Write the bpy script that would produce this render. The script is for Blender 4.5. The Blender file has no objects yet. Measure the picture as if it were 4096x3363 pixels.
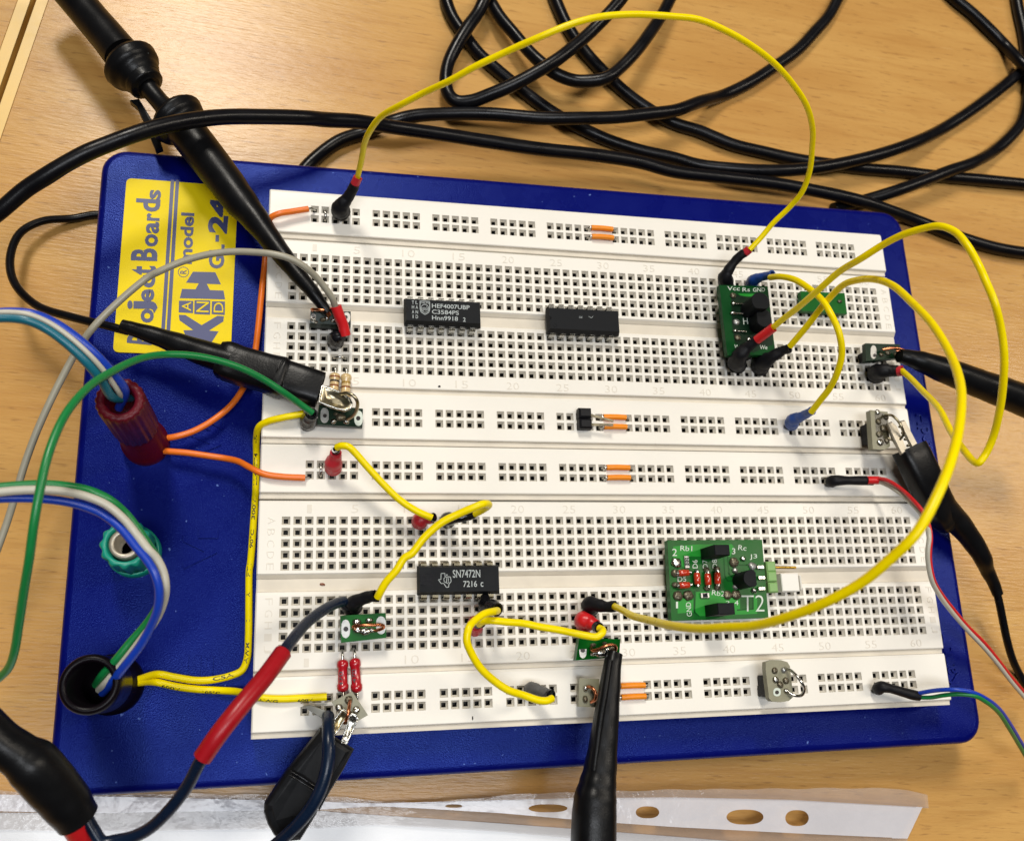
import bpy, math, random
from mathutils import Vector, Matrix
random.seed(7)
S = bpy.context.scene
S.unit_settings.system = 'METRIC'; S.unit_settings.scale_length = 0.01      # 1 unit = 1 cm
C = S.collection
# ------------------------------------------------------------------ camera
ZT = 2.35                       # height of the breadboard tops above the table (table top is z = 0)
CAM = Vector((0.222387, -9.992572, 21.54998 + ZT))
RW = ((0.975112066758675, -0.03633953928759736, 0.21871418597334238),
      (0.023238473906973898, -0.9642909230212935, -0.2638237841992346),
      (0.2204913390409962, 0.26234033937443657, -0.9394472394683977))
FPX, PW, PH = 3774.3383, 4096.0, 3363.0
cd = bpy.data.cameras.new('camera'); cam = bpy.data.objects.new('camera', cd); C.objects.link(cam)
r_, d_, f_ = [Vector(v) for v in RW]
cam.matrix_world = Matrix(((r_[0], -d_[0], -f_[0], CAM[0]), (r_[1], -d_[1], -f_[1], CAM[1]), (r_[2], -d_[2], -f_[2], CAM[2]), (0, 0, 0, 1)))
cd.sensor_width = 36; cd.lens = FPX / PW * 36; cd.clip_start = 0.5; cd.clip_end = 2000
cd.dof.use_dof = True; cd.dof.focus_distance = 21.9; cd.dof.aperture_fstop = 0.27
S.camera = cam
# ------------------------------------------------------------------ world and lamps
W = bpy.data.worlds.new('World'); S.world = W; W.use_nodes = True
W.node_tree.nodes['Background'].inputs[0].default_value = (1.0, 0.93, 0.84, 1)
W.node_tree.nodes['Background'].inputs[1].default_value = 0.02
def lamp(name, loc, size, power, col, aim=(6, -4, 2)):
    l = bpy.data.lights.new(name, 'AREA'); l.shape = 'RECTANGLE'; l.size, l.size_y = size; l.energy = power; l.color = col
    o = bpy.data.objects.new(name, l); C.objects.link(o); o.location = loc
    o.rotation_euler = (Vector(aim) - Vector(loc)).to_track_quat('-Z', 'Y').to_euler()
lamp('ceiling_lamp_far', (-27, 136, 190), (34, 62), 330000, (1.0, 0.94, 0.84))
lamp('ceiling_lamp_right', (140, 30, 190), (20, 120), 150000, (1.0, 0.90, 0.76))
lamp('ceiling_lamp_near', (2, -44, 190), (104, 40), 165000, (0.93, 0.96, 1.0))
S.view_settings.view_transform = 'Standard'; S.view_settings.look = 'None'; S.view_settings.exposure = 0.12; S.view_settings.gamma = 1.0
S.cycles.max_bounces = 8; S.cycles.transparent_max_bounces = 12
# ------------------------------------------------------------------ helpers
P = 0.254
def at(x, y, h):
    """point of the place seen at photo position x, y and lying h cm above the breadboard tops"""
    a, b = (x - PW / 2) / FPX, (y - PH / 2) / FPX
    d = r_ * a + d_ * b + f_
    t = (h + ZT - CAM[2]) / d[2]
    return CAM + d * t
def bb(c, r, h=0.0): return Vector((c * P, -r * P, h + ZT))          # breadboard grid: column, row (pitches), height
class MB:
    def __init__(s): s.v = []; s.f = []; s.sm = []; s.mi = []
    def add(s, vs, fs, smooth=False, mi=0):
        n = len(s.v); s.v += [tuple(v) for v in vs]
        for f in fs: s.f.append(tuple(i + n for i in f)); s.sm.append(smooth); s.mi.append(mi)
    def box(s, c, hx, hy, hz, ux=Vector((1, 0, 0)), uy=Vector((0, 1, 0)), bev=0.0, mi=0):
        uz = ux.cross(uy); c = Vector(c)
        if bev <= 0:
            vs = [c + ux * (sx * hx) + uy * (sy * hy) + uz * (sz * hz) for sz in (-1, 1) for sx, sy in ((-1, -1), (1, -1), (1, 1), (-1, 1))]
            s.add(vs, [(3, 2, 1, 0), (4, 5, 6, 7), (0, 1, 5, 4), (1, 2, 6, 5), (2, 3, 7, 6), (3, 0, 4, 7)], mi=mi)
        else:
            vs = []
            for sz, k in ((-1, bev), (-1, 0), (1, 0), (1, bev)):
                zz = hz if k else hz - bev
                for sx, sy in ((-1, -1), (1, -1), (1, 1), (-1, 1)):
                    vs.append(c + ux * (sx * (hx - k)) + uy * (sy * (hy - k)) + uz * (sz * zz))
            fs = [(3, 2, 1, 0), (12, 13, 14, 15)]
            for L in range(3):
                for i in range(4): fs.append((L * 4 + i, L * 4 + (i + 1) % 4, L * 4 + 4 + (i + 1) % 4, L * 4 + 4 + i))
            s.add(vs, fs, mi=mi)
    def slab(s, top, th, mi=0, bev=0.0):
        """prism under a polygon of top points"""
        n = len(top); cen = sum((Vector(t) for t in top), Vector()) / n
        if bev:
            tp = [Vector(t) + (cen - Vector(t)).normalized() * bev for t in top]; mid = [Vector(t) - Vector((0, 0, bev)) for t in top]
            vs = tp + mid + [Vector(t) - Vector((0, 0, th)) for t in top]
            fs = [tuple(range(n))] + [(j + i, j + n + i, j + n + (i + 1) % n, j + (i + 1) % n) for j in (0, n) for i in range(n)] + [tuple(range(3 * n - 1, 2 * n - 1, -1))]
        else:
            vs = [Vector(t) for t in top] + [Vector(t) - Vector((0, 0, th)) for t in top]
            fs = [tuple(range(n)), tuple(range(2 * n - 1, n - 1, -1))] + [(i, n + i, n + (i + 1) % n, (i + 1) % n) for i in range(n)]
        s.add(vs, fs, mi=mi)
    def tube(s, pts, rad, seg=12, sub=6, flat=1.0, up=None, power=2.0, caps=True, mi=0, straight=False, hollow=0.0):
        pts = [Vector(p) for p in pts]; n = len(pts)
        rad = list(rad) if hasattr(rad, '__len__') else [rad] * n
        P_, R_ = [], []
        if straight or n == 2: P_, R_ = pts, rad
        else:
            for i in range(n - 1):
                p0 = pts[i - 1] if i else pts[0] * 2 - pts[1]; p1, p2 = pts[i], pts[i + 1]
                p3 = pts[i + 2] if i + 2 < n else pts[-1] * 2 - pts[-2]
                t0 = 0.0; t1 = max((p1 - p0).length, 1e-6) ** .5; t2 = t1 + max((p2 - p1).length, 1e-6) ** .5; t3 = t2 + max((p3 - p2).length, 1e-6) ** .5
                for k in range(sub):
                    u = k / sub; t = t1 + (t2 - t1) * u
                    a1 = p0 * ((t1 - t) / t1) + p1 * (t / t1); a2 = p1 * ((t2 - t) / (t2 - t1)) + p2 * ((t - t1) / (t2 - t1)); a3 = p2 * ((t3 - t) / (t3 - t2)) + p3 * ((t - t2) / (t3 - t2))
                    b1 = a1 * ((t2 - t) / t2) + a2 * (t / t2); b2 = a2 * ((t3 - t) / (t3 - t1)) + a3 * ((t - t1) / (t3 - t1))
                    P_.append(b1 * ((t2 - t) / (t2 - t1)) + b2 * ((t - t1) / (t2 - t1)))
                    w = u * u * (3 - 2 * u); R_.append(rad[i] * (1 - w) + rad[i + 1] * w)
            P_.append(pts[-1]); R_.append(rad[-1])
        m = len(P_); vs = []; N = None; s.path = []
        for i in range(m):
            T = (P_[min(i + 1, m - 1)] - P_[max(i - 1, 0)]).normalized()
            if N is None or up is not None:
                u0 = Vector(up) if up is not None else (Vector((0, 0, 1)) if abs(T.z) < .9 else Vector((1, 0, 0)))
                N = (u0 - T * u0.dot(T)).normalized()
            else: N = (N - T * N.dot(T)).normalized()
            B = T.cross(N)
            s.path.append((P_[i], T, N, B, R_[i]))
            for k in range(seg):
                a = 2 * math.pi * (k + .5 * (power > 2)) / seg; c, q = math.cos(a), math.sin(a)
                if power != 2:
                    e = 2 / power; c = math.copysign(abs(c) ** e, c); q = math.copysign(abs(q) ** e, q)
                vs.append(P_[i] + N * (c * R_[i] * flat) + B * (q * R_[i]))
        fs = [(i * seg + k, i * seg + (k + 1) % seg, (i + 1) * seg + (k + 1) % seg, (i + 1) * seg + k) for i in range(m - 1) for k in range(seg)]
        s.add(vs, fs, True, mi)
        if caps:
            s.add(vs[:seg], [tuple(range(seg - 1, -1, -1))], False, mi)
            e = vs[-seg:]; ce = P_[-1]
            if hollow:
                Tn = s.path[-1][1]
                i1 = [ce + (v - ce) * hollow for v in e]; i2 = [v - Tn * (R_[-1] * 1.4) for v in i1]
                s.add(e + i1 + i2, [(k, (k + 1) % seg, seg + (k + 1) % seg, seg + k) for k in range(seg)] + [(seg + k, seg + (k + 1) % seg, 2 * seg + (k + 1) % seg, 2 * seg + k) for k in range(seg)] + [tuple(range(2 * seg, 3 * seg))], False, mi)
            else: s.add(e, [tuple(range(seg))], False, mi)
    def blob(s, c, rx, ry, rz, n=12, m=7, jit=0.0, mi=0):
        c = Vector(c); vs = []
        for j in range(m + 1):
            t = math.pi * j / m
            for k in range(n):
                a = 2 * math.pi * k / n; q = 1 + random.uniform(-jit, jit)
                vs.append(c + Vector((math.sin(t) * math.cos(a) * rx * q, math.sin(t) * math.sin(a) * ry * q, math.cos(t) * rz * q)))
        s.add(vs, [(j * n + k, j * n + n + k, j * n + n + (k + 1) % n, j * n + (k + 1) % n) for j in range(m) for k in range(n)], True, mi)
    def mesh(s, name, off=(0, 0, 0), mats=()):
        o = Vector(off); me = bpy.data.meshes.new(name)
        me.from_pydata([tuple(Vector(v) - o) for v in s.v], [], s.f)
        me.polygons.foreach_set('use_smooth', s.sm); me.polygons.foreach_set('material_index', s.mi)
        for m in mats: me.materials.append(m)
        me.update(); return me
def wloc(o):
    v = Vector(o.location)
    while o.parent: o = o.parent; v += Vector(o.location)
    return v
def tag(o, label=None, cat=None, group=None, kind=None):
    for k, v in (('label', label), ('category', cat), ('group', group), ('kind', kind)):
        if v: o[k] = v
    return o
def thing(name, loc, label, cat, group=None):
    o = bpy.data.objects.new(name, None); o.empty_display_size = .3; C.objects.link(o); o.location = loc
    return tag(o, label, cat, group)
def part(name, mb, mat, parent=None, label=None, kind=None):
    off = wloc(parent) if parent else Vector((0, 0, 0))
    mats = mat if isinstance(mat, (list, tuple)) else [mat]
    o = bpy.data.objects.new(name, mb.mesh(name, off, mats)); C.objects.link(o); o.parent = parent
    return tag(o, label, kind=kind)
def whole(name, mb, mat, label, cat, group=None, kind=None):
    o = part(name, mb, mat); return tag(o, label, cat, group, kind)
def dup(o, parent=None):
    c = o.copy(); C.objects.link(c); c.parent = parent
    for ch in [q for q in list(C.objects) if q.parent == o]: dup(ch, c)
    return c
# ------------------------------------------------------------------ lettering
_tc = {}
def glyphs(s, bold=0.0, res=3):
    if (s, bold) not in _tc:
        cu = bpy.data.curves.new('lettering', 'FONT'); cu.body = s; cu.size = 1; cu.offset = bold; cu.resolution_u = res
        o = bpy.data.objects.new('lettering', cu); me = bpy.data.meshes.new_from_object(o)
        vs = [(v.co.x, v.co.y) for v in me.vertices]; fs = [tuple(p.vertices) for p in me.polygons]
        bpy.data.objects.remove(o); bpy.data.curves.remove(cu); bpy.data.meshes.remove(me)
        x0 = min(v[0] for v in vs); x1 = max(v[0] for v in vs); y0 = min(v[1] for v in vs); y1 = max(v[1] for v in vs)
        _tc[(s, bold)] = ([((x - x0) / (x1 - x0), (y - y0) / (y1 - y0)) for x, y in vs], fs)
    return _tc[(s, bold)]
def letter(mb, s, a, b, up, bold=0.0, mi=0, lift=0.004):
    """text from a to b (baseline), up = vector of the cap height"""
    vs, fs = glyphs(s, bold); a, b, up = Vector(a), Vector(b), Vector(up); n = (b - a).cross(up).normalized() * lift
    mb.add([a + (b - a) * x + up * y + n for x, y in vs], fs, False, mi)
def letter_px(mb, s, x0, y0, x1, y1, hp, h, bold=0.0, mi=0):
    L = math.hypot(x1 - x0, y1 - y0); ux, uy = (y1 - y0) / L, -(x1 - x0) / L
    a, b, c = at(x0, y0, h), at(x1, y1, h), at(x0 + ux * hp, y0 + uy * hp, h)
    letter(mb, s, a, b, c - a, bold, mi)
def poly_px(mb, pts, h, mi=0):
    vs = [at(x, y, h) for x, y in pts]
    a = sum((vs[i][0] * vs[(i + 1) % len(vs)][1] - vs[(i + 1) % len(vs)][0] * vs[i][1]) for i in range(len(vs)))
    mb.add(vs if a > 0 else vs[::-1], [tuple(range(len(vs)))], False, mi)
def line_px(mb, pts, w, h, closed=False, mi=0):
    q = [at(x, y, h) for x, y in pts]
    if closed: q.append(q[0])
    for a, b in zip(q, q[1:]):
        t = (b - a).normalized(); n = Vector((-t.y, t.x, 0)) * w / 2; e = t * w * .3
        mb.add([a - n - e, b - n + e, b + n + e, a + n - e], [(0, 1, 2, 3)], False, mi)
def wire_text(mb, path, s, start, length, hgt, ang=0.0, rev=False, mi=0):
    """print wrapped on a tube path; start and length in cm along it"""
    d = [0.0]
    for (p, *_), (q, *_) in zip(path, path[1:]): d.append(d[-1] + (q - p).length)
    vs, fs = glyphs(s, .02); out = []
    for x, y in vs:
        u = start + (1 - x if rev else x) * length; i = 0
        while i < len(d) - 2 and d[i + 1] < u: i += 1
        k = (u - d[i]) / max(d[i + 1] - d[i], 1e-6); p0, T, N, B, r = path[i]; p1 = path[i + 1][0]
        c = p0 + (p1 - p0) * k; up = Vector((0, 0, 1)); n = (up - T * up.dot(T)).normalized(); b = T.cross(n) * (-1 if rev else 1)
        th = ang + (y - .5) * hgt / r
        out.append(c + (n * math.cos(th) - b * math.sin(th)) * (r + .003))
    mb.add(out, fs, False, mi)
# ------------------------------------------------------------------ materials
def mat(name, col, rough=.5, metal=0.0, var=0.0, vscale=3.0, bump=0.0, bscale=20.0, spec=.5, alpha=1.0, trans=0.0, coat=0.0, stretch=None, bdist=.01):
    m = bpy.data.materials.new(name); m.use_nodes = True; nt = m.node_tree; b = nt.nodes['Principled BSDF']
    b.inputs['Base Color'].default_value = (*col, 1); b.inputs['Roughness'].default_value = rough; b.inputs['Metallic'].default_value = metal
    b.inputs['Specular IOR Level'].default_value = spec; b.inputs['Alpha'].default_value = alpha; b.inputs['Transmission Weight'].default_value = trans
    b.inputs['Coat Weight'].default_value = coat; b.inputs['Coat Roughness'].default_value = .2
    tc = nt.nodes.new('ShaderNodeTexCoord'); src = tc.outputs['Object']
    if var:
        n = nt.nodes.new('ShaderNodeTexNoise'); n.inputs['Scale'].default_value = vscale; n.inputs['Detail'].default_value = 6; nt.links.new(src, n.inputs['Vector'])
        mx = nt.nodes.new('ShaderNodeMixRGB'); mx.inputs[1].default_value = (*[c * (1 - var) for c in col], 1); mx.inputs[2].default_value = (*[min(1, c * (1 + var)) for c in col], 1)
        nt.links.new(n.outputs['Fac'], mx.inputs[0]); nt.links.new(mx.outputs[0], b.inputs['Base Color'])
        rr = nt.nodes.new('ShaderNodeMapRange'); rr.inputs['To Min'].default_value = max(.02, rough - .12); rr.inputs['To Max'].default_value = min(1, rough + .12)
        nt.links.new(n.outputs['Fac'], rr.inputs['Value']); nt.links.new(rr.outputs[0], b.inputs['Roughness'])
    if bump:
        n2 = nt.nodes.new('ShaderNodeTexNoise'); n2.inputs['Scale'].default_value = bscale; n2.inputs['Detail'].default_value = 3; nt.links.new(src, n2.inputs['Vector'])
        bp = nt.nodes.new('ShaderNodeBump'); bp.inputs['Strength'].default_value = bump; bp.inputs['Distance'].default_value = bdist
        nt.links.new(n2.outputs['Fac'], bp.inputs['Height']); nt.links.new(bp.outputs[0], b.inputs['Normal'])
    return m
def speckle(m, dark, scale, thresh, soft=.03, detail=4):
    """specks of dirt, and of painted sparkle, with a shape of their own"""
    nt = m.node_tree; b = nt.nodes['Principled BSDF']; tc = nt.nodes.new('ShaderNodeTexCoord')
    n = nt.nodes.new('ShaderNodeTexNoise'); n.inputs['Scale'].default_value = scale; n.inputs['Detail'].default_value = detail; nt.links.new(nt.nodes.new('ShaderNodeNewGeometry').outputs['Position'], n.inputs['Vector'])
    r = nt.nodes.new('ShaderNodeMapRange'); r.inputs['From Min'].default_value = thresh; r.inputs['From Max'].default_value = thresh + soft
    nt.links.new(n.outputs['Fac'], r.inputs['Value']); mx = nt.nodes.new('ShaderNodeMixRGB'); mx.inputs[2].default_value = (*dark, 1)
    l = b.inputs['Base Color'].links
    if l: nt.links.new(l[0].from_socket, mx.inputs[1])
    else: mx.inputs[1].default_value = b.inputs['Base Color'].default_value
    nt.links.new(r.outputs[0], mx.inputs[0]); nt.links.new(mx.outputs[0], b.inputs['Base Color'])
M = {}
M['white'] = mat('white_plastic', (.82, .785, .715), .40, var=.045, vscale=.5, bump=.15, bscale=40, bdist=.004)
speckle(M['white'], (.45, .36, .25), 4.5, .76, .05, 6)
M['ledge'] = mat('stained_shaded_plastic', (.66, .60, .50), .5, var=.18, vscale=1.6)  # tan dirt plus some shade of the recesses, both in the colour
M['hole'] = mat('contact_painted_shade', (.018, .014, .010), .6)  # contacts and shaft walls; shade inside the holes painted as near-black
M['funnel'] = mat('white_plastic_funnel', (.66, .62, .54), .5, var=.10, vscale=14)  # darker tone than the strip tops
M['emboss'] = mat('embossed_plastic', (.72, .67, .585), .42)
M['blue'] = mat('blue_plastic', (.0018, .0034, .112), .28, var=.06, vscale=1.5, bump=.5, bscale=32, spec=.42, bdist=.012)
M['blue'].node_tree.nodes['Principled BSDF'].inputs['Specular Tint'].default_value = (.14, .26, 1, 1)
speckle(M['blue'], (.10, .16, .42), 8, .735, .015, 2)  # lighter dots paint the sparkle of the grain into the colour
M['sticker'] = mat('yellow_sticker', (.82, .62, .003), .45, var=.03, vscale=2, spec=.15)
M['ink_blue'] = mat('blue_ink', (.045, .055, .16), .45)
M['black'] = mat('black_rubber', (.0045, .0047, .0055), .34, var=.2, vscale=3, bump=.3, bscale=22, spec=.20)
speckle(M['black'], (.10, .12, .12), 9, .79, .01, 2)
M['cable'] = mat('cable_jacket', (.004, .004, .0055), .30, var=.3, vscale=2, bump=.25, bscale=16, spec=.22)
speckle(M['cable'], (.06, .06, .06), 7, .76, .02, 3)
M['shrink'] = mat('black_heatshrink', (.006, .006, .008), .5, bump=.6, bscale=14, spec=.22)
M['gloss'] = mat('black_gloss', (.006, .006, .008), .22, bump=.1, bscale=20)
M['navy'] = mat('navy_insulation', (.004, .011, .030), .28, var=.2, bump=.15, bscale=20, spec=.3)
M['ic'] = mat('chip_body', (.004, .005, .007), .55, var=.2, vscale=10, bump=.3, bscale=60, bdist=.004, spec=.18)
M['yellow'] = mat('yellow_insulation', (.88, .70, .0), .3, var=.05, vscale=4, spec=.2)
M['orange'] = mat('orange_insulation', (.80, .17, .012), .36, var=.08, vscale=6)
M['orange2'] = mat('light_orange_insulation', (.85, .26, .008), .36, var=.08, vscale=9)
M['red'] = mat('red_sleeve', (.58, .012, .016), .33, var=.1, vscale=6, bump=.15, bscale=16)
M['deepred'] = mat('deep_red_sleeve', (.34, .006, .012), .36, var=.12, vscale=5, bump=.15, bscale=16, spec=.35)
M['pinkred'] = mat('dusty_red_sleeve', (.52, .022, .035), .4, var=.15, vscale=9, bump=.5, bscale=16)
M['bluesl'] = mat('blue_sleeve', (.012, .06, .28), .4, var=.15, vscale=8, bump=.5, bscale=14)
M['grey'] = mat('grey_insulation', (.34, .32, .25), .36, var=.06, vscale=5)
M['greenw'] = mat('green_insulation', (.006, .19, .045), .34, var=.06)
M['teal'] = mat('teal_insulation', (.006, .13, .19), .34)
M['bluew'] = mat('blue_insulation', (.006, .045, .42), .34)
M['whitew'] = mat('white_insulation', (.52, .50, .42), .36, var=.05)
M['redw'] = mat('red_insulation', (.62, .015, .02), .34)
M['redpost'] = mat('red_plastic', (.10, .003, .010), .4, var=.15, bump=.4, bscale=12, spec=.25)
M['tealpost'] = mat('teal_plastic', (.006, .28, .20), .35, var=.08)
M['brownpost'] = mat('dark_brown_plastic', (.004, .0025, .004), .3, spec=.10)
M['steel'] = mat('steel', (.55, .54, .50), .25, 1.0, var=.2, vscale=20)
M['nickel'] = mat('worn_nickel', (.40, .35, .24), .3, 1.0, var=.3, vscale=5, bump=.15, bscale=8)
M['fluxstain'] = mat('brown_flux_stain', (.05, .045, .025), .25, var=.5, vscale=8)
M['satin'] = mat('satin_metal', (.42, .38, .31), .4, .6, var=.25, vscale=6)
M['tin'] = mat('solder_tin', (.55, .54, .50), .24, 1.0, var=.3, vscale=12, bump=.7, bscale=9, bdist=.03)
M['dull'] = mat('dull_solder', (.14, .12, .08), .33, .6, var=.5, vscale=14, bump=.8, bscale=12, bdist=.03)
M['copper'] = mat('copper_wire', (.62, .22, .10), .28, 1.0, var=.2, vscale=20)
M['gold'] = mat('gold_pin', (.62, .38, .07), .3, 1.0)
M['pcb'] = mat('green_circuit_board', (.002, .10, .009), .33, var=.3, vscale=2.5, spec=.2)
M['pcbdeep'] = mat('deep_green_circuit_board', (.002, .052, .010), .35, var=.2, vscale=3, spec=.12)
M['pcbtrack'] = mat('green_copper_track', (.002, .06, .008), .35, spec=.15)
M['pcb2'] = mat('light_green_copper_area', (.015, .25, .025), .35, spec=.2)
M['pcbdark'] = mat('dark_green_circuit_board', (.003, .018, .007), .35, var=.3, vscale=8, spec=.2)
M['perf'] = mat('pale_perfboard', (.24, .23, .15), .4, var=.25, vscale=5, alpha=.93)
M['silk'] = mat('white_silkscreen', (.62, .68, .60), .6)
M['icprint'] = mat('grey_chip_print', (.42, .46, .46), .6)
M['pad'] = mat('tin_pad', (.42, .42, .40), .35, .7, var=.2, vscale=12)
M['greenblk'] = mat('pale_green_plastic', (.20, .38, .12), .45)
M['whiteblk'] = mat('white_plug', (.80, .78, .72), .45)
M['diode'] = mat('red_glass', (.50, .035, .012), .12, var=.4, vscale=14, coat=1.0)
M['tan'] = mat('tan_resistor', (.62, .45, .22), .25, var=.05, coat=.5)
M['redres'] = mat('red_resistor', (.40, .008, .016), .2, var=.1, coat=.6)
M['bandbrown'] = mat('brown_band', (.20, .05, .012), .3); M['bandblack'] = mat('black_band', (.012, .008, .008), .3); M['bandgold'] = mat('gold_band', (.38, .23, .05), .3, .3)
M['ink'] = mat('black_print', (.03, .025, .01), .5)
M['greyconn'] = mat('grey_connector', (.16, .165, .15), .45, var=.15)
M['lightgrey'] = mat('grey_worn_sleeve', (.10, .10, .10), .45, var=.5, vscale=4)
M['paper'] = mat('white_paper', (.74, .76, .80), .5, var=.02, vscale=2, bump=.5, bscale=5, bdist=.02, coat=.35)
M['film'] = mat('clear_film', (.50, .46, .45), .15, var=.15, vscale=2, alpha=.36, bump=.8, bscale=3, bdist=.05)
M['milky'] = mat('milky_film_strip', (.64, .64, .69), .2, var=.08, vscale=.6, alpha=.82, bump=.6, bscale=2, bdist=.05)
M['edge'] = mat('yellow_edge_band', (.70, .45, .12), .35, var=.1, vscale=4)
def wood():
    m = bpy.data.materials.new('beech_laminate'); m.use_nodes = True; nt = m.node_tree; b = nt.nodes['Principled BSDF']; N = nt.nodes.new; L = nt.links.new
    tc = N('ShaderNodeTexCoord'); mp = N('ShaderNodeMapping'); mp.inputs['Rotation'].default_value[2] = math.radians(4); L(tc.outputs['Object'], mp.inputs[0])
    def nz(scale, sx, sy, det, dist=0.0, off=0):
        q = N('ShaderNodeMapping'); q.inputs['Scale'].default_value = (sx, sy, 1); q.inputs['Location'].default_value = (off, off, 0); L(mp.outputs[0], q.inputs[0])
        n = N('ShaderNodeTexNoise'); n.inputs['Scale'].default_value = scale; n.inputs['Detail'].default_value = det; n.inputs['Distortion'].default_value = dist; L(q.outputs[0], n.inputs['Vector']); return n.outputs['Fac']
    def ramp(src, a, bb_):
        r = N('ShaderNodeMapRange'); r.inputs['From Min'].default_value = a; r.inputs['From Max'].default_value = bb_; L(src, r.inputs['Value']); return r.outputs[0]
    def mixc(f, a, c):
        x = N('ShaderNodeMixRGB'); L(f, x.inputs[0])
        for i, v in ((1, a), (2, c)):
            if isinstance(v, tuple): x.inputs[i].default_value = (*v, 1)
            else: L(v, x.inputs[i])
        return x.outputs[0]
    base = mixc(ramp(nz(1.0, .12, .8, 6, .5), .3, .7), (.475, .245, .068), (.57, .325, .100))
    base = mixc(ramp(nz(1.0, .45, 6.0, 5, .2, 3), .5, .95), base, (.40, .19, .05))
    fl = ramp(nz(1.0, 1.5, 13.0, 3, 0, 9), .60, .70)
    mul = N('ShaderNodeMath'); mul.operation = 'MULTIPLY'; mul.inputs[1].default_value = .5; L(fl, mul.inputs[0])
    base = mixc(mul.outputs[0], base, (.22, .10, .035))
    f2 = ramp(nz(1.0, 2.6, 30.0, 2, 0, 17), .62, .70); m2 = N('ShaderNodeMath'); m2.operation = 'MULTIPLY'; m2.inputs[1].default_value = .25; L(f2, m2.inputs[0]); base = mixc(m2.outputs[0], base, (.24, .12, .04))
    f3 = ramp(nz(1.0, .5, 22.0, 2, .4, 43), .73, .76); m3 = N('ShaderNodeMath'); m3.operation = 'MULTIPLY'; m3.inputs[1].default_value = .25; L(f3, m3.inputs[0]); base = mixc(m3.outputs[0], base, (.72, .52, .28))
    st = ramp(nz(.55, 1, 1, 1, 0, 31), .80, .82); base = mixc(st, base, (.22, .10, .03))
    L(base, b.inputs['Base Color']); b.inputs['Roughness'].default_value = .25; b.inputs['Specular IOR Level'].default_value = .26
    bp = N('ShaderNodeBump'); bp.inputs['Strength'].default_value = .35; bp.inputs['Distance'].default_value = .02; L(nz(1, 2, 16, 3, 0, 5), bp.inputs['Height']); L(bp.outputs[0], b.inputs['Normal'])
    return m
M['wood'] = wood()
HB, HT = -.85, -2.35            # heights of the blue base and of the table, relative to the breadboard tops

# ------------------------------------------------------------------ the table
g0, g1 = at(150, -20, HT), at(-25, 480, HT)          # the joint between the two table tops, upper left
dj = (g1 - g0).normalized(); nj = Vector((dj.y, -dj.x, 0))
if nj.x < 0: nj = -nj
A_, B_ = g0 - dj * 260, g0 + dj * 260
def deck(name, o0, w, lbl):
    mb = MB(); p = [A_ + nj * o0, B_ + nj * o0, B_ + nj * (o0 + w), A_ + nj * (o0 + w)]
    if (p[1] - p[0]).cross(p[2] - p[1]).z < 0: p = p[::-1]
    mb.slab(p, 2.5, bev=.03); return tag(part(name, mb, M['wood']), label=lbl, kind='structure')
t1 = deck('table_top', .30, 300, 'pale beech laminate table top under the project board')
t2 = deck('table_top', -300.42, 300, 'neighbouring table top in the upper left corner')
for par, o0, w in ((t1, .02, .277), (t2, -.417, .29)):
    mb = MB(); p = [A_ + nj * o0, B_ + nj * o0, B_ + nj * (o0 + w), A_ + nj * (o0 + w)]
    if (p[1] - p[0]).cross(p[2] - p[1]).z < 0: p = p[::-1]
    mb.slab(p, 2.4, bev=.06); part('edge_strip', mb, M['edge'], par)

# ------------------------------------------------------------------ project board
PB = thing('project_board', (6.5, -4.5, 0), 'blue electronics project board carrying white solderless breadboard strips, on the wooden table', 'project board')
def rrect(x0, x1, y0, y1, r, n=7):
    o = []
    for cx, cy, a0 in ((x1 - r, y1 - r, 0), (x0 + r, y1 - r, 90), (x0 + r, y0 + r, 180), (x1 - r, y0 + r, 270)):
        for i in range(n + 1): a = math.radians(a0 + 90 * i / n); o.append((cx + r * math.cos(a), cy + r * math.sin(a)))
    return o
mb = MB(); rings = []; X0, X1, Y0, Y1 = -4.68, 17.71, -12.06, 3.04
for ins, z in ((.30, -2.1), (0.06, -2.1), (0, -2.04), (0, -1.02), (.02, -.94), (.06, -.885), (.12, -.858), (.18, HB)):
    rings.append([Vector((x, y, z + ZT)) for x, y in rrect(X0 + ins, X1 - ins, Y0 + ins, Y1 - ins, .62 - ins * .8)])
n = len(rings[0]); vs = [v for r in rings for v in r]
mb.add(vs, [(i * n + k, i * n + (k + 1) % n, (i + 1) * n + (k + 1) % n, (i + 1) * n + k) for i in range(len(rings) - 1) for k in range(n)], True)
mb.add(rings[-1], [tuple(range(n))]); mb.add(rings[0], [tuple(range(n - 1, -1, -1))])
base = part('base', mb, M['blue'], PB)
for fx, fy in ((-3.6, 2), (16.6, 2), (-3.6, -11), (16.6, -11)):
    mb = MB(); mb.tube([(fx, fy, 0.0), (fx, fy, .3)], .45, 16); part('rubber_foot', mb, M['black'], PB)
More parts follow.
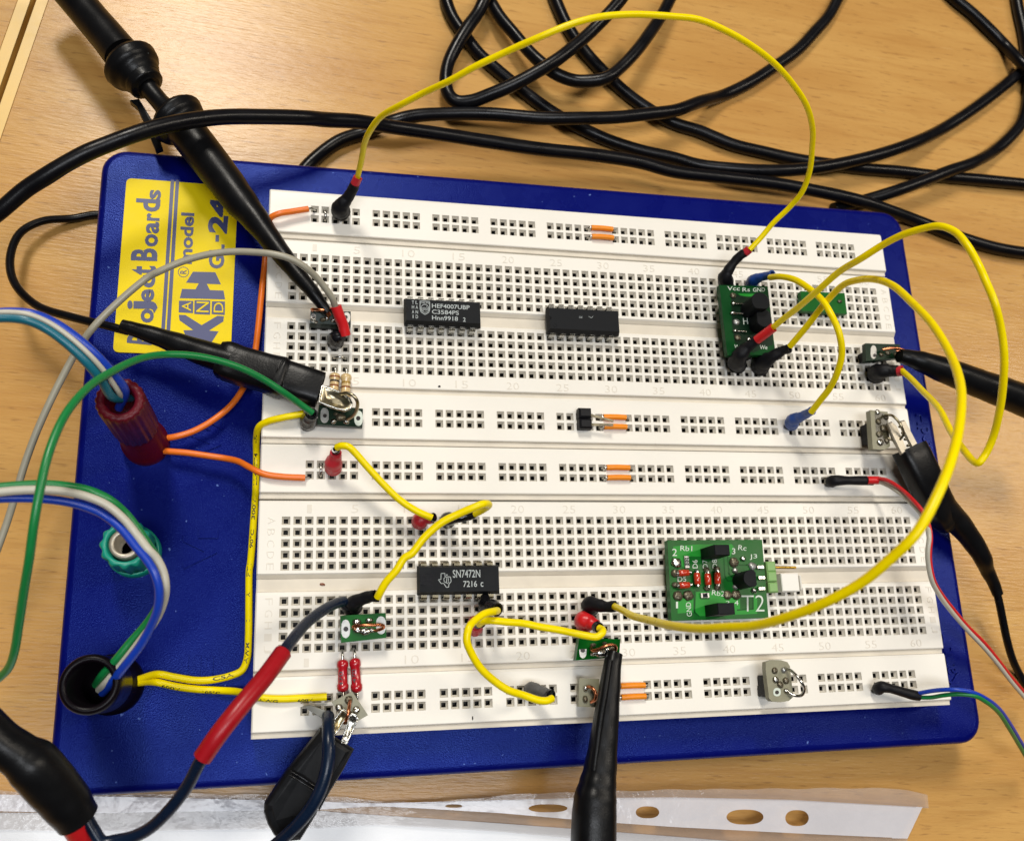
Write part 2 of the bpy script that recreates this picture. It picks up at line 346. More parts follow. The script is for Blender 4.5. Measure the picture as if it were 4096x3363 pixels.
# embossed marks on the base
def emboss(s, a, b, up, name='embossed_mark'):
    mb = MB(); vs, fs = glyphs(s, .015, 4); a, b, up = Vector(a), Vector(b), Vector(up)
    top = [a + (b - a) * x + up * y + Vector((0, 0, .035)) for x, y in vs]; mb.add(top, fs)
    import collections
    ed = collections.Counter()
    for f in fs:
        for i in range(len(f)): ed[tuple(sorted((f[i], f[(i + 1) % len(f)])))] += 1
    for (i, j), c in ed.items():
        if c == 1: mb.add([top[i], top[j], top[j] - Vector((0, 0, .05)), top[i] - Vector((0, 0, .05))], [(0, 1, 2, 3)])
    part(name, mb, M['blue'], PB)
def emboss_px(s, x0, y0, x1, y1, hp):
    L = math.hypot(x1 - x0, y1 - y0); ux, uy = (y1 - y0) / L, -(x1 - x0) / L
    a = at(x0, y0, HB); emboss(s, a, at(x1, y1, HB), at(x0 + ux * hp, y0 + uy * hp, HB) - a)
emboss_px('V', 868, 2275, 868, 2140, 135); emboss_px('1', 872, 2152, 872, 2118, 78)
emboss_px('V', 885, 1830, 885, 1725, 120); emboss_px('2', 890, 1722, 890, 1680, 70)
emboss_px('III', 725, 2712, 850, 2720, 95); emboss_px('KandH', 3838, 2740, 3795, 2520, 55)
emboss_px('KandH', 3735, 1850, 3705, 1650, 45)

# breadboard strips
def strip_mesh(hw, rows, prof, x0, x1, holes):
    """prof: list of (row coordinate, depth); holes: dict row index -> set of columns; row i spans i-.5..i+.5"""
    mb = MB(); V = lambda c, r, z: (c * P, -r * P, z * P)
    def quad(a, b, c, d, mi=0): mb.add([a, b, c, d], [(0, 1, 2, 3)], False, mi)
    e = .12
    for (r0, z0), (r1, z1) in zip(prof, prof[1:]):
        if isinstance(z0, tuple): z0 = z0[0]
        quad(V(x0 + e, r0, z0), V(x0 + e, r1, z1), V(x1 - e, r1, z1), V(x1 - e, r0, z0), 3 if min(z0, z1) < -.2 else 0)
        quad(V(x0, r0, z0 - e), V(x0, r1, z1 - e), V(x0 + e, r1, z1), V(x0 + e, r0, z0))
        quad(V(x1 - e, r0, z0), V(x1 - e, r1, z1), V(x1, r1, z1 - e), V(x1, r0, z0 - e))
        quad(V(x0, r0, z0 - e), V(x0, r0, -3.35), V(x0, r1, -3.35), V(x0, r1, z1 - e))
        quad(V(x1, r0, z0 - e), V(x1, r1, z1 - e), V(x1, r1, -3.35), V(x1, r0, -3.35))
    for (r, z), s in ((prof[0], 1), (prof[-1], -1)):
        q = [V(x0, r, z - e), V(x0 + e, r, z), V(x1 - e, r, z), V(x1, r, z - e), V(x1, r, -3.35), V(x0, r, -3.35)]
        mb.add(q, [(0, 1, 2, 3, 4, 5) if s < 0 else (5, 4, 3, 2, 1, 0)])
    a, b, dz, dd = .365, .195, -.37, -1.3
    xs0, xs1 = x0 + e, x1 - e
    for r in rows:
        cs = sorted(holes[r]); cur = xs0
        for c in cs:
            if c - hw > cur + 1e-3: quad(V(cur, r - .5, 0), V(cur, r + .5, 0), V(c - hw, r + .5, 0), V(c - hw, r - .5, 0))
            cur = c + hw; jx, jy = random.uniform(-.012, .012), random.uniform(-.012, .012)
            o = [V(c - hw, r - .5, 0), V(c - hw, r + .5, 0), V(c + hw, r + .5, 0), V(c + hw, r - .5, 0)]
            i = [V(c - a, r - a, 0), V(c - a, r + a, 0), V(c + a, r + a, 0), V(c + a, r - a, 0)]
            k = [V(c - b + jx, r - b + jy, dz), V(c - b + jx, r + b + jy, dz), V(c + b + jx, r + b + jy, dz), V(c + b + jx, r - b + jy, dz)]
            l = [(x, y, dd * P) for x, y, z in k]
            w = [V(c - a + .05, r - a + .05, -.13), V(c - a + .05, r + a - .05, -.13), V(c + a - .05, r + a - .05, -.13), V(c + a - .05, r - a + .05, -.13)]
            mb.add(o + i, [(q, (q + 1) % 4, 4 + (q + 1) % 4, 4 + q) for q in range(4)])
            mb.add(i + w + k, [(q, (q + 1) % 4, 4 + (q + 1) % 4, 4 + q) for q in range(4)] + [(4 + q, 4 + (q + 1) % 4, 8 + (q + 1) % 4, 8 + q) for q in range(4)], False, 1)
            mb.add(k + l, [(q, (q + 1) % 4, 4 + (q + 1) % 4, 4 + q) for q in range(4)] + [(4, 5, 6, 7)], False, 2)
        if xs1 > cur + 1e-6: quad(V(cur, r - .5, 0), V(cur, r + .5, 0), V(xs1, r + .5, 0), V(xs1, r - .5, 0))
    return mb
XL, XR = -2.37, 64.1
def build_strip(kind, name, y0, label):
    key = kind
    if key not in _sm:
        if kind == 'T':
            prof1 = [(-1.79, -.10), (-1.62, 0), (-.5, 0)]; rowsA = range(0, 5)
            prof = [[(-1.79, -.10), (-1.62, 0), (-.5, 0)], [(4.5, 0), (4.62, 0), (4.72, -.12), (5.02, -.34), (5.06, -.42), (6.12, -.42), (6.2, -.12), (6.38, -.03), (6.45, 0), (6.5, 0)], [(11.5, 0), (12.72, 0), (12.80, -.07), (12.86, -.30), (13.28, -.33)]]
            rows = [range(0, 5), range(7, 12)]; cols = set(range(63)); holes = {r: cols for r in range(12)}
        else:
            cols = set((1.95 + 5.91 * g if g < 5 else 32.57 + 5.885 * (g - 5)) + k * .985 for g in range(10) for k in range(5)); holes = {0: cols, 1: cols}
            prof = [[(-1.71 - .13, -.10), (-1.60, 0), (-.5, 0)], [(1.5, 0), (2.50, 0), (2.58, -.07), (2.64, -.30), (3.06, -.33)]]; rows = [range(0, 2)]
        mb = MB()
        for pi in prof:
            q = strip_mesh(None, [], pi, XL, XR, {}); 
            mb.add(q.v, q.f); mb.mi[-len(q.f):] = q.mi
        for rr in rows:
            q = strip_mesh(.5 if kind == 'T' else .4925, rr, [(rr[0] - .5, 0), (rr[0] - .5, 0)], XL, XR, holes)
            mb.add(q.v, q.f); mb.mi[-len(q.f):] = q.mi
            # side walls beside the hole rows
            for X, sx in ((XL, 1), (XR, -1)):
                a, b = rr[0] - .5, rr[-1] + .5; e = .12 * sx
                V = lambda c, r, z: (c * P, -r * P, z * P)
                f1 = [V(X, a, -.12), V(X, b, -.12), V(X + e, b, 0), V(X + e, a, 0)]; f2 = [V(X, a, -3.35), V(X, b, -3.35), V(X, b, -.12), V(X, a, -.12)]
                for f in (f1, f2): mb.add(f if sx > 0 else f[::-1], [(0, 1, 2, 3)])
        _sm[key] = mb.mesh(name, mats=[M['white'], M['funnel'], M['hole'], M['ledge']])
    o = bpy.data.objects.new(name, _sm[key]); C.objects.link(o); o.parent = PB
    o.location = Vector((0, -y0 * P, ZT)) - wloc(PB); tag(o, label)
    return o
_sm = {}
YO = {'P1': -5.14, 'T1': 0.0, 'P2': 15.14, 'P3': 20.20, 'T2': 25.30, 'P4': 40.44}
strips = {}
for k, lb in (('P1', 'topmost power strip'), ('T1', 'upper terminal strip carrying two chips'), ('P2', 'power strip just below the upper terminal strip'), ('P3', 'power strip just above the lower terminal strip'), ('T2', 'lower terminal strip carrying one chip'), ('P4', 'bottom power strip')):
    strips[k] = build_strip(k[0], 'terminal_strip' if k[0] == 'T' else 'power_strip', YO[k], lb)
_num = {}
def raised(s, parent, c, r, w, hgt, rot=0):
    if (s, rot) not in _num:
        mb = MB(); vs, fs = glyphs(s, -.012, 2)
        import collections
        ed = collections.Counter(tuple(sorted((f[i], f[(i + 1) % len(f)]))) for f in fs for i in range(len(f)))
        tr = (lambda x, y: ((x - .5) * w * P, (y - .5) * hgt * P)) if not rot else (lambda x, y: ((y - .5) * hgt * P, -(x - .5) * w * P))
        top = [(*tr(x, y), .008) for x, y in vs]; mb.add(top, fs)
        for (i, j), k in ed.items():
            if k == 1: mb.add([top[i], top[j], (*top[j][:2], -.004), (*top[i][:2], -.004)], [(0, 1, 2, 3)])
        _num[(s, rot)] = mb.mesh('raised_character', mats=[M['emboss']])
    o = bpy.data.objects.new('raised_numeral' if s.isdigit() else 'raised_letter', _num[(s, rot)]); C.objects.link(o); o.parent = parent; o.location = (c * P, -r * P, 0)
for k in ('T1', 'T2'):
    for n_ in [1] + list(range(5, 61, 5)):
        s = str(n_)
        for r in (-1.08, 12.2): raised(s, strips[k], n_ + 1 if n_ > 1 else 2, r, .42 if s == '1' else .62 * len(s), .72)
    for i, ch in enumerate('ABCDEFGHIJ'):
        for c in (-1.25, 63.3): raised(ch, strips[k], c, i + (2 if i > 4 else 0), .6, .62, 1)

# yellow name plate
st = MB(); q = [at(503, 712, HB + .03), at(950, 746, HB + .03), at(925, 1424, HB + .03), at(455, 1408, HB + .03)]
xs0, xs1 = (q[0].x + q[3].x) / 2, (q[1].x + q[2].x) / 2; ys0, ys1 = q[3].y, (q[0].y + q[1].y) / 2
st.slab([Vector((x, y, HB + ZT + .03)) for x, y in rrect(xs0, xs1, ys0, ys1, .12, 4)], .03)
plate = part('name_plate', st, M['sticker'], PB)
k = 720 / 1736; T_ = lambda x, y: (380 + x * k, 700 + y * k); HP = HB + .034
def L5(s, xb, y0, y1, hp, bold=.03, xe=None):
    xe = xb if xe is None else xe
    x0_, y0_ = T_(xb, y0); x1_, y1_ = T_(xe, y1); m1 = MB(); letter_px(m1, s, x0_, y0_, x1_, y1_, hp * k, HP, bold); part('lettering', m1, M['ink_blue'], plate)
L5('Pr', 545, 1640, 1480, 240, .03, 560); L5('o', 560, 1432, 1300, 128, .03, 575)
L5('j', 604, 1335, 1215, 295, .03, 606); L5('e', 570, 1225, 1105, 128, .03, 575); L5('c', 578, 1090, 970, 128, .03, 585); L5('t', 590, 965, 880, 240, .03, 592)
L5('B', 600, 832, 712, 255, .035, 604); L5('o', 606, 695, 575, 128, .03, 612); L5('a', 617, 568, 455, 128, .03, 622); L5('r', 622, 445, 372, 125, .03, 625)
L5('d', 625, 360, 240, 235, .03, 632); L5('s', 632, 240, 150, 110, .03, 640)
L5('model', 935, 860, 370, 130, .03, 960); L5('GL', 1245, 905, 672, 150, .035, 1252); L5('-', 1195, 645, 580, 34, .02, 1197); L5('24', 1272, 570, 235, 190, .045, 1300)
L5('R', 882, 955, 918, 62, .01, 884)
pr = MB(); cx, cy = T_(853, 936)
line_px(pr, [(cx + 21 * math.cos(a * .3927), cy + 20 * math.sin(a * .3927)) for a in range(16)], .016, HP, True)
part('ring', pr, M['ink_blue'], plate)
for off_ in (0, 48):
    pr = MB(); a, b = T_(747 + off_, 58), T_(655 + off_, 1520 + off_)
    line_px(pr, [a, b], .085, HP); part('stripe', pr, M['ink_blue'], plate)
def PL(pts): pr = MB(); poly_px(pr, [T_(x, y) for x, y in pts], HP); part('emblem', pr, M['ink_blue'], plate)
PL([(945, 933), (1160, 938), (1215, 1055), (1078, 1050), (1108, 1110), (1240, 1115), (1255, 1200), (818, 1188), (840, 1098), (970, 1103), (1000, 1045), (878, 1038)])       # right-hand arrow of the emblem
PL([(808, 1348), (872, 1350), (1028, 1448), (1180, 1358), (1244, 1362), (1238, 1412), (1100, 1500), (1192, 1508), (1122, 1618), (880, 1570), (852, 1497), (948, 1495), (815, 1402)])
for a, b, c, d in ((810, 1212, 948, 1325), (960, 1208, 1112, 1340), (1128, 1218, 1254, 1342)): PL([(a, b), (c, b + 2), (c - 3, d + 8), (a - 3, d)])
for s, x, y0, y1, hp in (('A', 925, 1312, 1225, 88), ('N', 1095, 1325, 1225, 118), ('D', 1236, 1328, 1232, 92)):
    x0_, y0_ = T_(x, y0); x1_, y1_ = T_(x + 3, y1); pr = MB(); letter_px(pr, s, x0_, y0_, x1_, y1_, hp * k, HP + .004, .0); part('emblem_letter', pr, M['sticker'], plate)

# binding posts
def lathe(mb, cx, cy, prof, seg=32, flute=0.0, nf=16, mi=0, smooth=True):
    vs = []
    for r, z, fl in prof:
        for k in range(seg):
            a = 2 * math.pi * k / seg; rr = r * (1 + (flute * math.cos(nf * a) if fl else 0)); vs.append((cx + rr * math.cos(a), cy + rr * math.sin(a), z + ZT))
    mb.add(vs, [(i * seg + k, i * seg + (k + 1) % seg, (i + 1) * seg + (k + 1) % seg, (i + 1) * seg + k) for i in range(len(prof) - 1) for k in range(seg)], smooth, mi)
def post(cx, cy, top, r, rin, m, label, ring=None, flute=.03, nf=20, mid=None):
    mb = MB(); b0 = HB
    mid = mid if mid is not None else b0 + (top - b0) * .45
    lathe(mb, cx, cy, [(r * 1.12, b0, 0), (r * 1.12, b0 + .35, 0), (r * 1.0, b0 + .42, 0), (r * .98, mid - .08, 0), (r * .9, mid, 0), (r, mid + .06, 1), (r, top - .12, 1), (r * .97, top - .04, 1), (r * .9, top, 0), (rin + .03, top, 0), (rin, top - .05, 0), (rin * .96, top - 1.3 if top > 1 else top - .9, 0), (.01, top - 1.3 if top > 1 else top - .9, 0)], 96, flute, nf)
    o = part('binding_post', mb, m, PB, label)
    if ring:
        mb = MB(); lathe(mb, cx, cy, [(ring[0], top - .3, 0), (ring[0], top + .02, 0), (ring[0] - .02, top + .045, 0), (ring[1] + .02, top + .045, 0), (ring[1], top + .02, 0), (ring[1], top - .9, 0), (.01, top - .9, 0)], 48)
        part('metal_socket', mb, M['satin'], o)
    return o
def mid2(p, q): return ((p.x + q.x) / 2, (p.y + q.y) / 2)
pr_ = mid2(at(478, 1590, 2.75), at(586, 1783, HB)); post(*pr_, 2.75, .46, .27, M['redpost'], 'tall red ribbed binding post')
pt_ = at(500, 2175, .55); pt_ = (pt_.x, pt_.y); post(*pt_, .55, .50, .36, M['tealpost'], 'short teal scalloped binding post', (.315, .205), .055, 12, HB + .1)
pb_ = mid2(at(358, 2738, 1.8), at(455, 2735, HB)); post(*pb_, 1.8, .56, .40, M['brownpost'], 'dark brown binding post', None, 0, 12)

# ------------------------------------------------------------------ wires and plugs
def PX(l): return [at(x, y, h) for x, y, h in l]
def c1(x, y): return (x * .6625, y * .6625)
def c2(x, y): return (1300 + x * .6625, y * .6625)
def c3(x, y): return (2696 + x * .6625, y * .6625)
def c4(x, y): return (x * .6625, 1100 + y * .6625)
def c5(x, y): return (1300 + x * .6625, 1100 + y * .6625)
def c6(x, y): return (2696 + x * .6625, 1100 + y * .6625)
def c7(x, y): return (x * .6625, 2213 + y * .6625)
def c8(x, y): return (1300 + x * .6625, 2213 + y * .6625)
def c9(x, y): return (2696 + x * .6625, 2213 + y * .6625)
def ov(x, y): return (x * 1.9376, y * 1.9376)
def K(fn, *pts): return [at(*fn(x, y), h) for x, y, h in pts]
def tubepart(name, pts, r, m, parent, **kw):
    mb = MB(); mb.tube(pts, r, **kw); o = part(name, mb, m, parent); return mb.path
def pin_down(parent, p, m='steel', r=.028):
    mb = MB(); mb.tube([p, Vector((p.x, p.y, ZT - .2))], r, 6); part('pin', mb, M[m], parent)
def jumper(label, wire, wr, wm, ends, group='yellow jumper wires', name='jumper_wire', cat='wire', extra=None):
    """ends: list of lists of (part name, points, radii, material, hollow)"""
    T = thing(name, Vector((wire[0].x, wire[0].y, ZT)), label, cat, group)
    wire = [p + Vector([random.uniform(-.014, .014) for _ in range(3)]) if 1 < i < len(wire) - 2 and len(ends) > 1 else p for i, p in enumerate(wire)]
    path = tubepart('insulation', wire, wr, wm, T, seg=14, sub=8)
    for e in ends:
        for (nm, pts, rr, m, hol) in e:
            mb = MB(); pl_ = nm == 'plug' and hasattr(rr, '__len__')
            if pl_:
                rr = [q * 1.17 for q in rr]; u = pts[1] - pts[0]; pts = [pts[0]] + [pts[0] + u * .25] + list(pts[1:]); rr = [rr[0] * 1.1, rr[1]] + rr[1:]
            if nm in ('red_sleeve', 'black_collar') and not hasattr(rr, '__len__'): rr = rr * 1.12
            mb.tube(pts, rr, seg=18, sub=6, hollow=hol)
            if pl_:
                rnd = random.Random(len(label)); ph = [rnd.uniform(0, 6.28) for _ in range(6)]; n_ = len(mb.path); amp = .05
                for i_ in range(len(mb.v)):
                    ri = min(i_ // 18, n_ - 1)
                    if i_ < n_ * 18:
                        c0 = mb.path[ri][0]; v_ = Vector(mb.v[i_]); k_ = i_ % 18 * .349
                        f_1 = 1 + amp * (math.sin(ri * .9 + ph[0]) * math.sin(2 * k_ + ph[1]) + .7 * math.sin(ri * 1.9 + ph[2]) * math.sin(3 * k_ + ph[3]))
                        mb.v[i_] = tuple(c0 + (v_ - c0) * f_1)
            part(nm, mb, m, T)
        p = e[0][1][0]; pin_down(T, p)
    return T, path
SH, RS, PK, BS = M['shrink'], M['red'], M['pinkred'], M['bluesl']
G = 'yellow jumper wires'
# big yellow arch along the top
w = [at(1429, 716, 1.15), at(1446, 640, 1.8), at(1460, 575, 2.4), at(1480, 530, 2.9), at(1525, 470, 3.5), at(1598, 424, 4.1), at(1697, 371, 4.6), at(1797, 325, 5.1), at(1896, 272, 5.5), at(2029, 205, 5.9), at(2161, 146, 6.3), at(2294, 96, 6.5), at(2393, 70, 6.6), at(2526, 59, 6.6), at(2690, 68, 6.5), at(2795, 80, 6.4), at(2895, 119, 6.2), at(2994, 179, 5.9), at(3093, 252, 5.5), at(3173, 338, 5.0), at(3226, 424, 4.5), at(3249, 517, 3.9), at(3249, 596, 3.4), at(3239, 682, 2.9), at(3206, 768, 2.4), at(3160, 828, 2.0), at(3093, 894, 1.6), at(3047, 947, 1.35), at(2998, 1000, 1.15)]
jumper('long yellow jumper wire arching high over the black cables along the top', w, .069, M['yellow'], [
    [('plug', [at(1366, 848, .02), at(1362, 842, .25), at(1362, 832, .45), at(1372, 815, .6), at(1392, 790, .75), at(1412, 755, .95), at(1420, 735, 1.08)], [.16, .19, .185, .15, .115, .108, .1], SH, 0), ('red_sleeve', [at(1418, 740, 1.05), at(1432, 710, 1.22)], .098, PK, .7)],
    [('plug', [at(2905, 1150, .02), at(2903, 1125, .3), at(2901, 1110, .5), at(2912, 1085, .65), at(2935, 1050, .8), at(2965, 1020, .97), at(2982, 1010, 1.05)], [.14, .17, .165, .12, .1, .1, .095], SH, 0), ('red_sleeve', [at(2980, 1012, 1.04), at(2997, 998, 1.14)], .098, PK, .7)]], G)
# short wire, strip P3 to T2
w = K(c5, (72, 1040, .95), (100, 1030, 1.05), (140, 1035, 1.1), (180, 1070, 1.05), (250, 1150, .95), (350, 1262, .85), (450, 1350, .75), (550, 1422, .7), (645, 1465, .65))
jumper('short yellow wire between two red plugs, starting beside the lower orange lead', w, .081, M['yellow'], [
    [('plug', K(c5, (50, 1170, .02), (50, 1150, .25), (52, 1130, .4), (62, 1095, .58), (65, 1070, .7)), [.13, .165, .165, .12, .11], PK, 0), ('black_collar', K(c5, (66, 1068, .68), (66, 1050, .85)), .088, M['gloss'], .7)],
    [('plug', K(c5, (570, 1490, .02), (572, 1485, .25), (578, 1480, .35), (610, 1472, .42), (640, 1465, .5)), [.13, .155, .155, .11, .1], PK, 0), ('black_collar', K(c5, (638, 1465, .5), (658, 1460, .58)), .09, M['gloss'], .7)]], G)
# wire from grey plug on T2 top row to black plug by the small board
w = K(c5, (905, 1440, 1.0), (960, 1410, 1.3), (985, 1387, 1.6), (950, 1385, 1.9), (900, 1402, 1.9), (800, 1445, 1.8), (700, 1495, 1.7), (600, 1585, 1.6), (520, 1685, 1.5)) + K(c8, (480, 30, 1.45), (430, 100, 1.4), (370, 170, 1.3), (335, 230, 1.2), (318, 265, 1.1))
jumper('yellow wire doubling back over its black plug above the lower chip', w, .084, M['yellow'], [
    [('plug', K(c5, (742, 1490, .02), (742, 1480, .35), (742, 1470, .7), (800, 1465, .85), (860, 1455, .9), (905, 1440, .98)), [.11, .14, .13, .095, .09, .085], M['gloss'], .7)],
    [('plug', K(c8, (180, 330, .02), (175, 310, .3), (170, 300, .5), (210, 280, .65), (260, 262, .8), (305, 255, .95)), [.12, .15, .145, .12, .11, .105], SH, .75)]], G)
# curl under the chip
w = K(c8, (1040, 345, 1.0), (1015, 350, 1.25), (960, 368, 1.45), (900, 405, 1.6), (865, 450, 1.7), (857, 520, 1.7), (880, 600, 1.6), (940, 690, 1.5), (1020, 765, 1.4), (1110, 820, 1.3), (1200, 858, 1.2), (1290, 883, 1.15), (1340, 888, 1.1), (1370, 875, 1.0))
jumper('yellow wire curling from the foot of the lower chip down to the bottom power strip', w, .083, M['yellow'], [
    [('plug', K(c8, (960, 262, .02), (965, 290, .3), (975, 325, .5), (1010, 325, .7), (1040, 340, .85)), [.1, .13, .15, .15, .135], M['gloss'], .75)],
    [('plug', K(c8, (1240, 828, .02), (1245, 815, .3), (1270, 820, .45), (1310, 835, .6), (1360, 855, .8)), [.1, .13, .12, .105, .1], M['lightgrey'], .75), ('black_collar', K(c8, (1345, 850, .73), (1365, 857, .84)), .112, M['gloss'], .75)]], G)
w = K(c8, (930, 425, .75), (955, 408, .95), (1000, 402, 1.05), (1100, 410, 1.05), (1200, 425, 1.0), (1300, 443, 1.0), (1400, 462, 1.0), (1500, 482, 1.0), (1580, 497, 1.05), (1645, 500, 1.1), (1678, 480, 1.1), (1675, 460, 1.0), (1655, 450, .9))
jumper('yellow wire lying flat between two red plugs below the lower chip', w, .083, M['yellow'], [
    [('plug', K(c8, (905, 455, .02), (905, 440, .3), (905, 420, .45), (925, 425, .55)), [.13, .15, .14, .1], PK, 0), ('black_collar', K(c8, (922, 428, .55), (945, 420, .75)), .09, M['gloss'], .7)],
    [('plug', K(c8, (1570, 430, .02), (1562, 415, .3), (1560, 402, .5), (1600, 415, .62), (1640, 435, .75)), [.14, .18, .17, .14, .11], RS, 0), ('black_collar', K(c8, (1630, 432, .72), (1655, 448, .86)), .108, M['gloss'], .75)]], G)
# large loop bottom right
w = K(c8, (1745, 318, .95), (1800, 345, 1.6), (1860, 375, 2.4), (1950, 402, 3.4)) + [at(2700, 2503, 5.0), at(2800, 2512, 5.8), at(2900, 2511, 6.4), at(3020, 2499, 7.0), at(3140, 2470, 7.6), at(3294, 2412, 8.2), at(3440, 2333, 8.7), at(3560, 2240, 9.1), at(3660, 2135, 9.4), at(3759, 1957, 9.5), at(3817, 1802, 9.3), at(3843, 1660, 8.9), at(3838, 1540, 8.3), at(3798, 1414, 7.5), at(3727, 1300, 6.8), at(3650, 1210, 6.1), at(3570, 1142, 5.4), at(3500, 1117, 4.7), at(3430, 1120, 3.9), at(3372, 1143, 3.3), at(3300, 1210, 2.6), at(3225, 1308, 1.9), at(3160, 1385, 1.3)]
T6, path6 = jumper('long yellow wire looping high over the right half of the board', w, .079, M['yellow'], [
    [('plug', K(c8, (1610, 330, .02), (1600, 320, .3), (1600, 305, .45), (1650, 312, .65), (1700, 322, .8), (1755, 318, .95)), [.12, .16, .155, .13, .105, .11], SH, .75)],
    [('plug', K(c6, (520, 560, .02), (530, 535, .3), (550, 520, .5), (600, 490, .75), (660, 455, .95), (700, 445, 1.1)), [.18, .2, .18, .13, .105, .095], SH, .7)]], G)
# loop right
w = K(c6, (600, 315, 1.6), (660, 265, 2.0), (740, 200, 2.6), (850, 110, 3.4)) + K(c3, (1000, 1640, 4.2), (1130, 1560, 4.9), (1260, 1480, 5.4), (1380, 1415, 5.9), (1500, 1378, 6.3), (1600, 1366, 6.6), (1690, 1395, 6.8), (1770, 1480, 7.0), (1840, 1610, 7.1)) + K(c6, (1885, 40, 7.2), (1930, 170, 7.2), (1975, 330, 7.0), (1998, 480, 6.8), (1990, 640, 6.5), (1965, 820, 6.1), (1930, 980, 5.7), (1885, 1085, 5.5), (1835, 1135, 5.4), (1810, 1125, 5.3), (1750, 1060, 4.9), (1680, 950, 4.2), (1600, 810, 3.3), (1500, 700, 2.2), (1430, 625, 1.4), (1378, 578, .9))
jumper('yellow wire from the red tipped plug on the tall green board, rounding the right edge', w, .075, M['yellow'], [
    [('plug', K(c6, (380, 540, .02), (380, 520, .4), (400, 480, .7), (450, 430, .9), (510, 385, 1.15)), [.19, .2, .17, .12, .1], SH, 0), ('red_sleeve', K(c6, (500, 392, 1.13), (600, 318, 1.6)), .105, RS, .75)],
    [('plug', K(c6, (1220, 610, .02), (1225, 590, .3), (1250, 580, .5), (1310, 578, .65), (1360, 580, .8)), [.14, .2, .17, .14, .12], SH, 0), ('red_sleeve', K(c6, (1352, 580, .78), (1378, 578, .87)), .125, PK, .75)]], G)
# between two blue plugs
w = K(c6, (580, 15, 1.2), (640, 10, 1.6), (720, 28, 2.0), (810, 75, 2.4), (890, 150, 2.7), (950, 240, 2.9), (1000, 350, 2.9), (1014, 470, 2.7), (990, 590, 2.4), (940, 680, 2.0), (880, 760, 1.6), (828, 828, 1.25))
jumper('yellow wire bowed between two blue sleeved plugs', w, .079, M['yellow'], [
    [('plug', K(c6, (470, 75, .02), (470, 50, .3), (480, 32, .5), (520, 15, .75), (560, 5, .95), (595, -5, 1.15)), [.1, .14, .135, .1, .09, .09], BS, .75)],
    [('plug', K(c6, (712, 905, .02), (710, 890, .25), (722, 872, .42), (760, 858, .65), (800, 838, .9), (835, 818, 1.15)), [.1, .15, .14, .11, .095, .09], BS, .75)]], G)
# orange leads of the red post
jumper('orange lead running from the red post up to the topmost power strip', K(c4, (1000, 985, -.55), (1060, 975, -.5), (1160, 945, -.5), (1280, 880, -.5), (1400, 780, -.55), (1480, 660, -.6), (1530, 520, -.6), (1555, 350, -.6), (1575, 150, -.6), (1590, 10, -.6)) + K(c1, (1600, 1580, -.55), (1608, 1480, -.4), (1615, 1390, -.1), (1630, 1320, .15), (1680, 1292, .25), (1760, 1278, .22), (1862, 1262, .2)), .074, M['orange'], [[('lead', K(c1, (1905, 1280, -.2), (1898, 1268, .05), (1880, 1258, .16), (1858, 1262, .2)), .028, M['steel'], 0)]], 'orange leads of the red post')
jumper('orange lead running from the red post to the power strip in the middle', K(c4, (985, 1062, -.55), (1030, 1065, -.5), (1120, 1072, -.45), (1250, 1090, -.4), (1370, 1108, -.35), (1440, 1125, -.2), (1510, 1162, .0), (1590, 1200, .1), (1690, 1216, .11), (1842, 1224, .10)), .074, M['orange'], [[('lead', K(c4, (1870, 1228, -.2), (1862, 1224, .0), (1850, 1222, .06), (1838, 1223, .1)), .028, M['steel'], 0)]], 'orange leads of the red post')
# yellow leads of the brown post
HY = HB + .09
Ta, pa = jumper('thick yellow lead running up beside the breadboards from the brown post', K(c7, (700, 790, -.2), (820, 765, -.35), (950, 728, HY), (1050, 745, HY), (1180, 765, HY), (1280, 762, HY), (1400, 735, HY), (1460, 705, HY), (1490, 640, HY), (1500, 500, HY), (1502, 300, HY), (1505, 100, HY)) + K(c4, (1512, 1736, HY), (1530, 1500, HY), (1543, 1300, HY), (1548, 1100, HY + .05), (1548, 990, -.4), (1565, 915, -.05), (1620, 882, .12), (1700, 862, .2), (1835, 836, .25)), .080, M['yellow'], [[('lead', K(c4, (1870, 850, -.2), (1860, 838, .1), (1835, 836, .2)), .028, M['steel'], 0)]], 'yellow leads of the brown post')
Tb, pb2 = jumper('thick yellow lead running from the brown post into the bottom power strip', K(c7, (700, 800, -.2), (820, 780, -.35), (935, 775, HY), (1050, 800, HY), (1180, 818, HY), (1300, 825, HY), (1420, 832, -.6), (1500, 850, -.2), (1560, 868, .06), (1680, 877, .1), (1820, 872, .1), (1972, 864, .1)), .080, M['yellow'], [[('lead', K(c7, (2010, 862, -.2), (1995, 862, .02), (1968, 864, .09)), .028, M['steel'], 0)]], 'yellow leads of the brown post')
tx = MB()
def plen(path): return sum((b[0] - a[0]).length for a, b in zip(path, path[1:]))
for s_, st_, ln in (('CSA', 2.15, .45), ('AWM', 2.95, .45), ('I', 3.85, .05), ('A', 4.4, .1), ('FT1', 4.85, .3), ('90°C', 5.5, .42), ('300V', 6.15, .5), ('LL43774', 6.95, .8), ('-F-', 8.05, .26)): wire_text(tx, pa, s_, st_, ln, .08, .15)
part('printing', tx, M['ink'], Ta, kind='stuff')
tx = MB()
for s_, st_, ln in (('600V', 1.1, .4), ('105°C', 1.95, .4), ('22AWG', 3.4, .55), ('600V', 4.35, .32)): wire_text(tx, pb2, s_, st_, ln, .075, -.7)
part('printing', tx, M['ink'], Tb, kind='stuff')
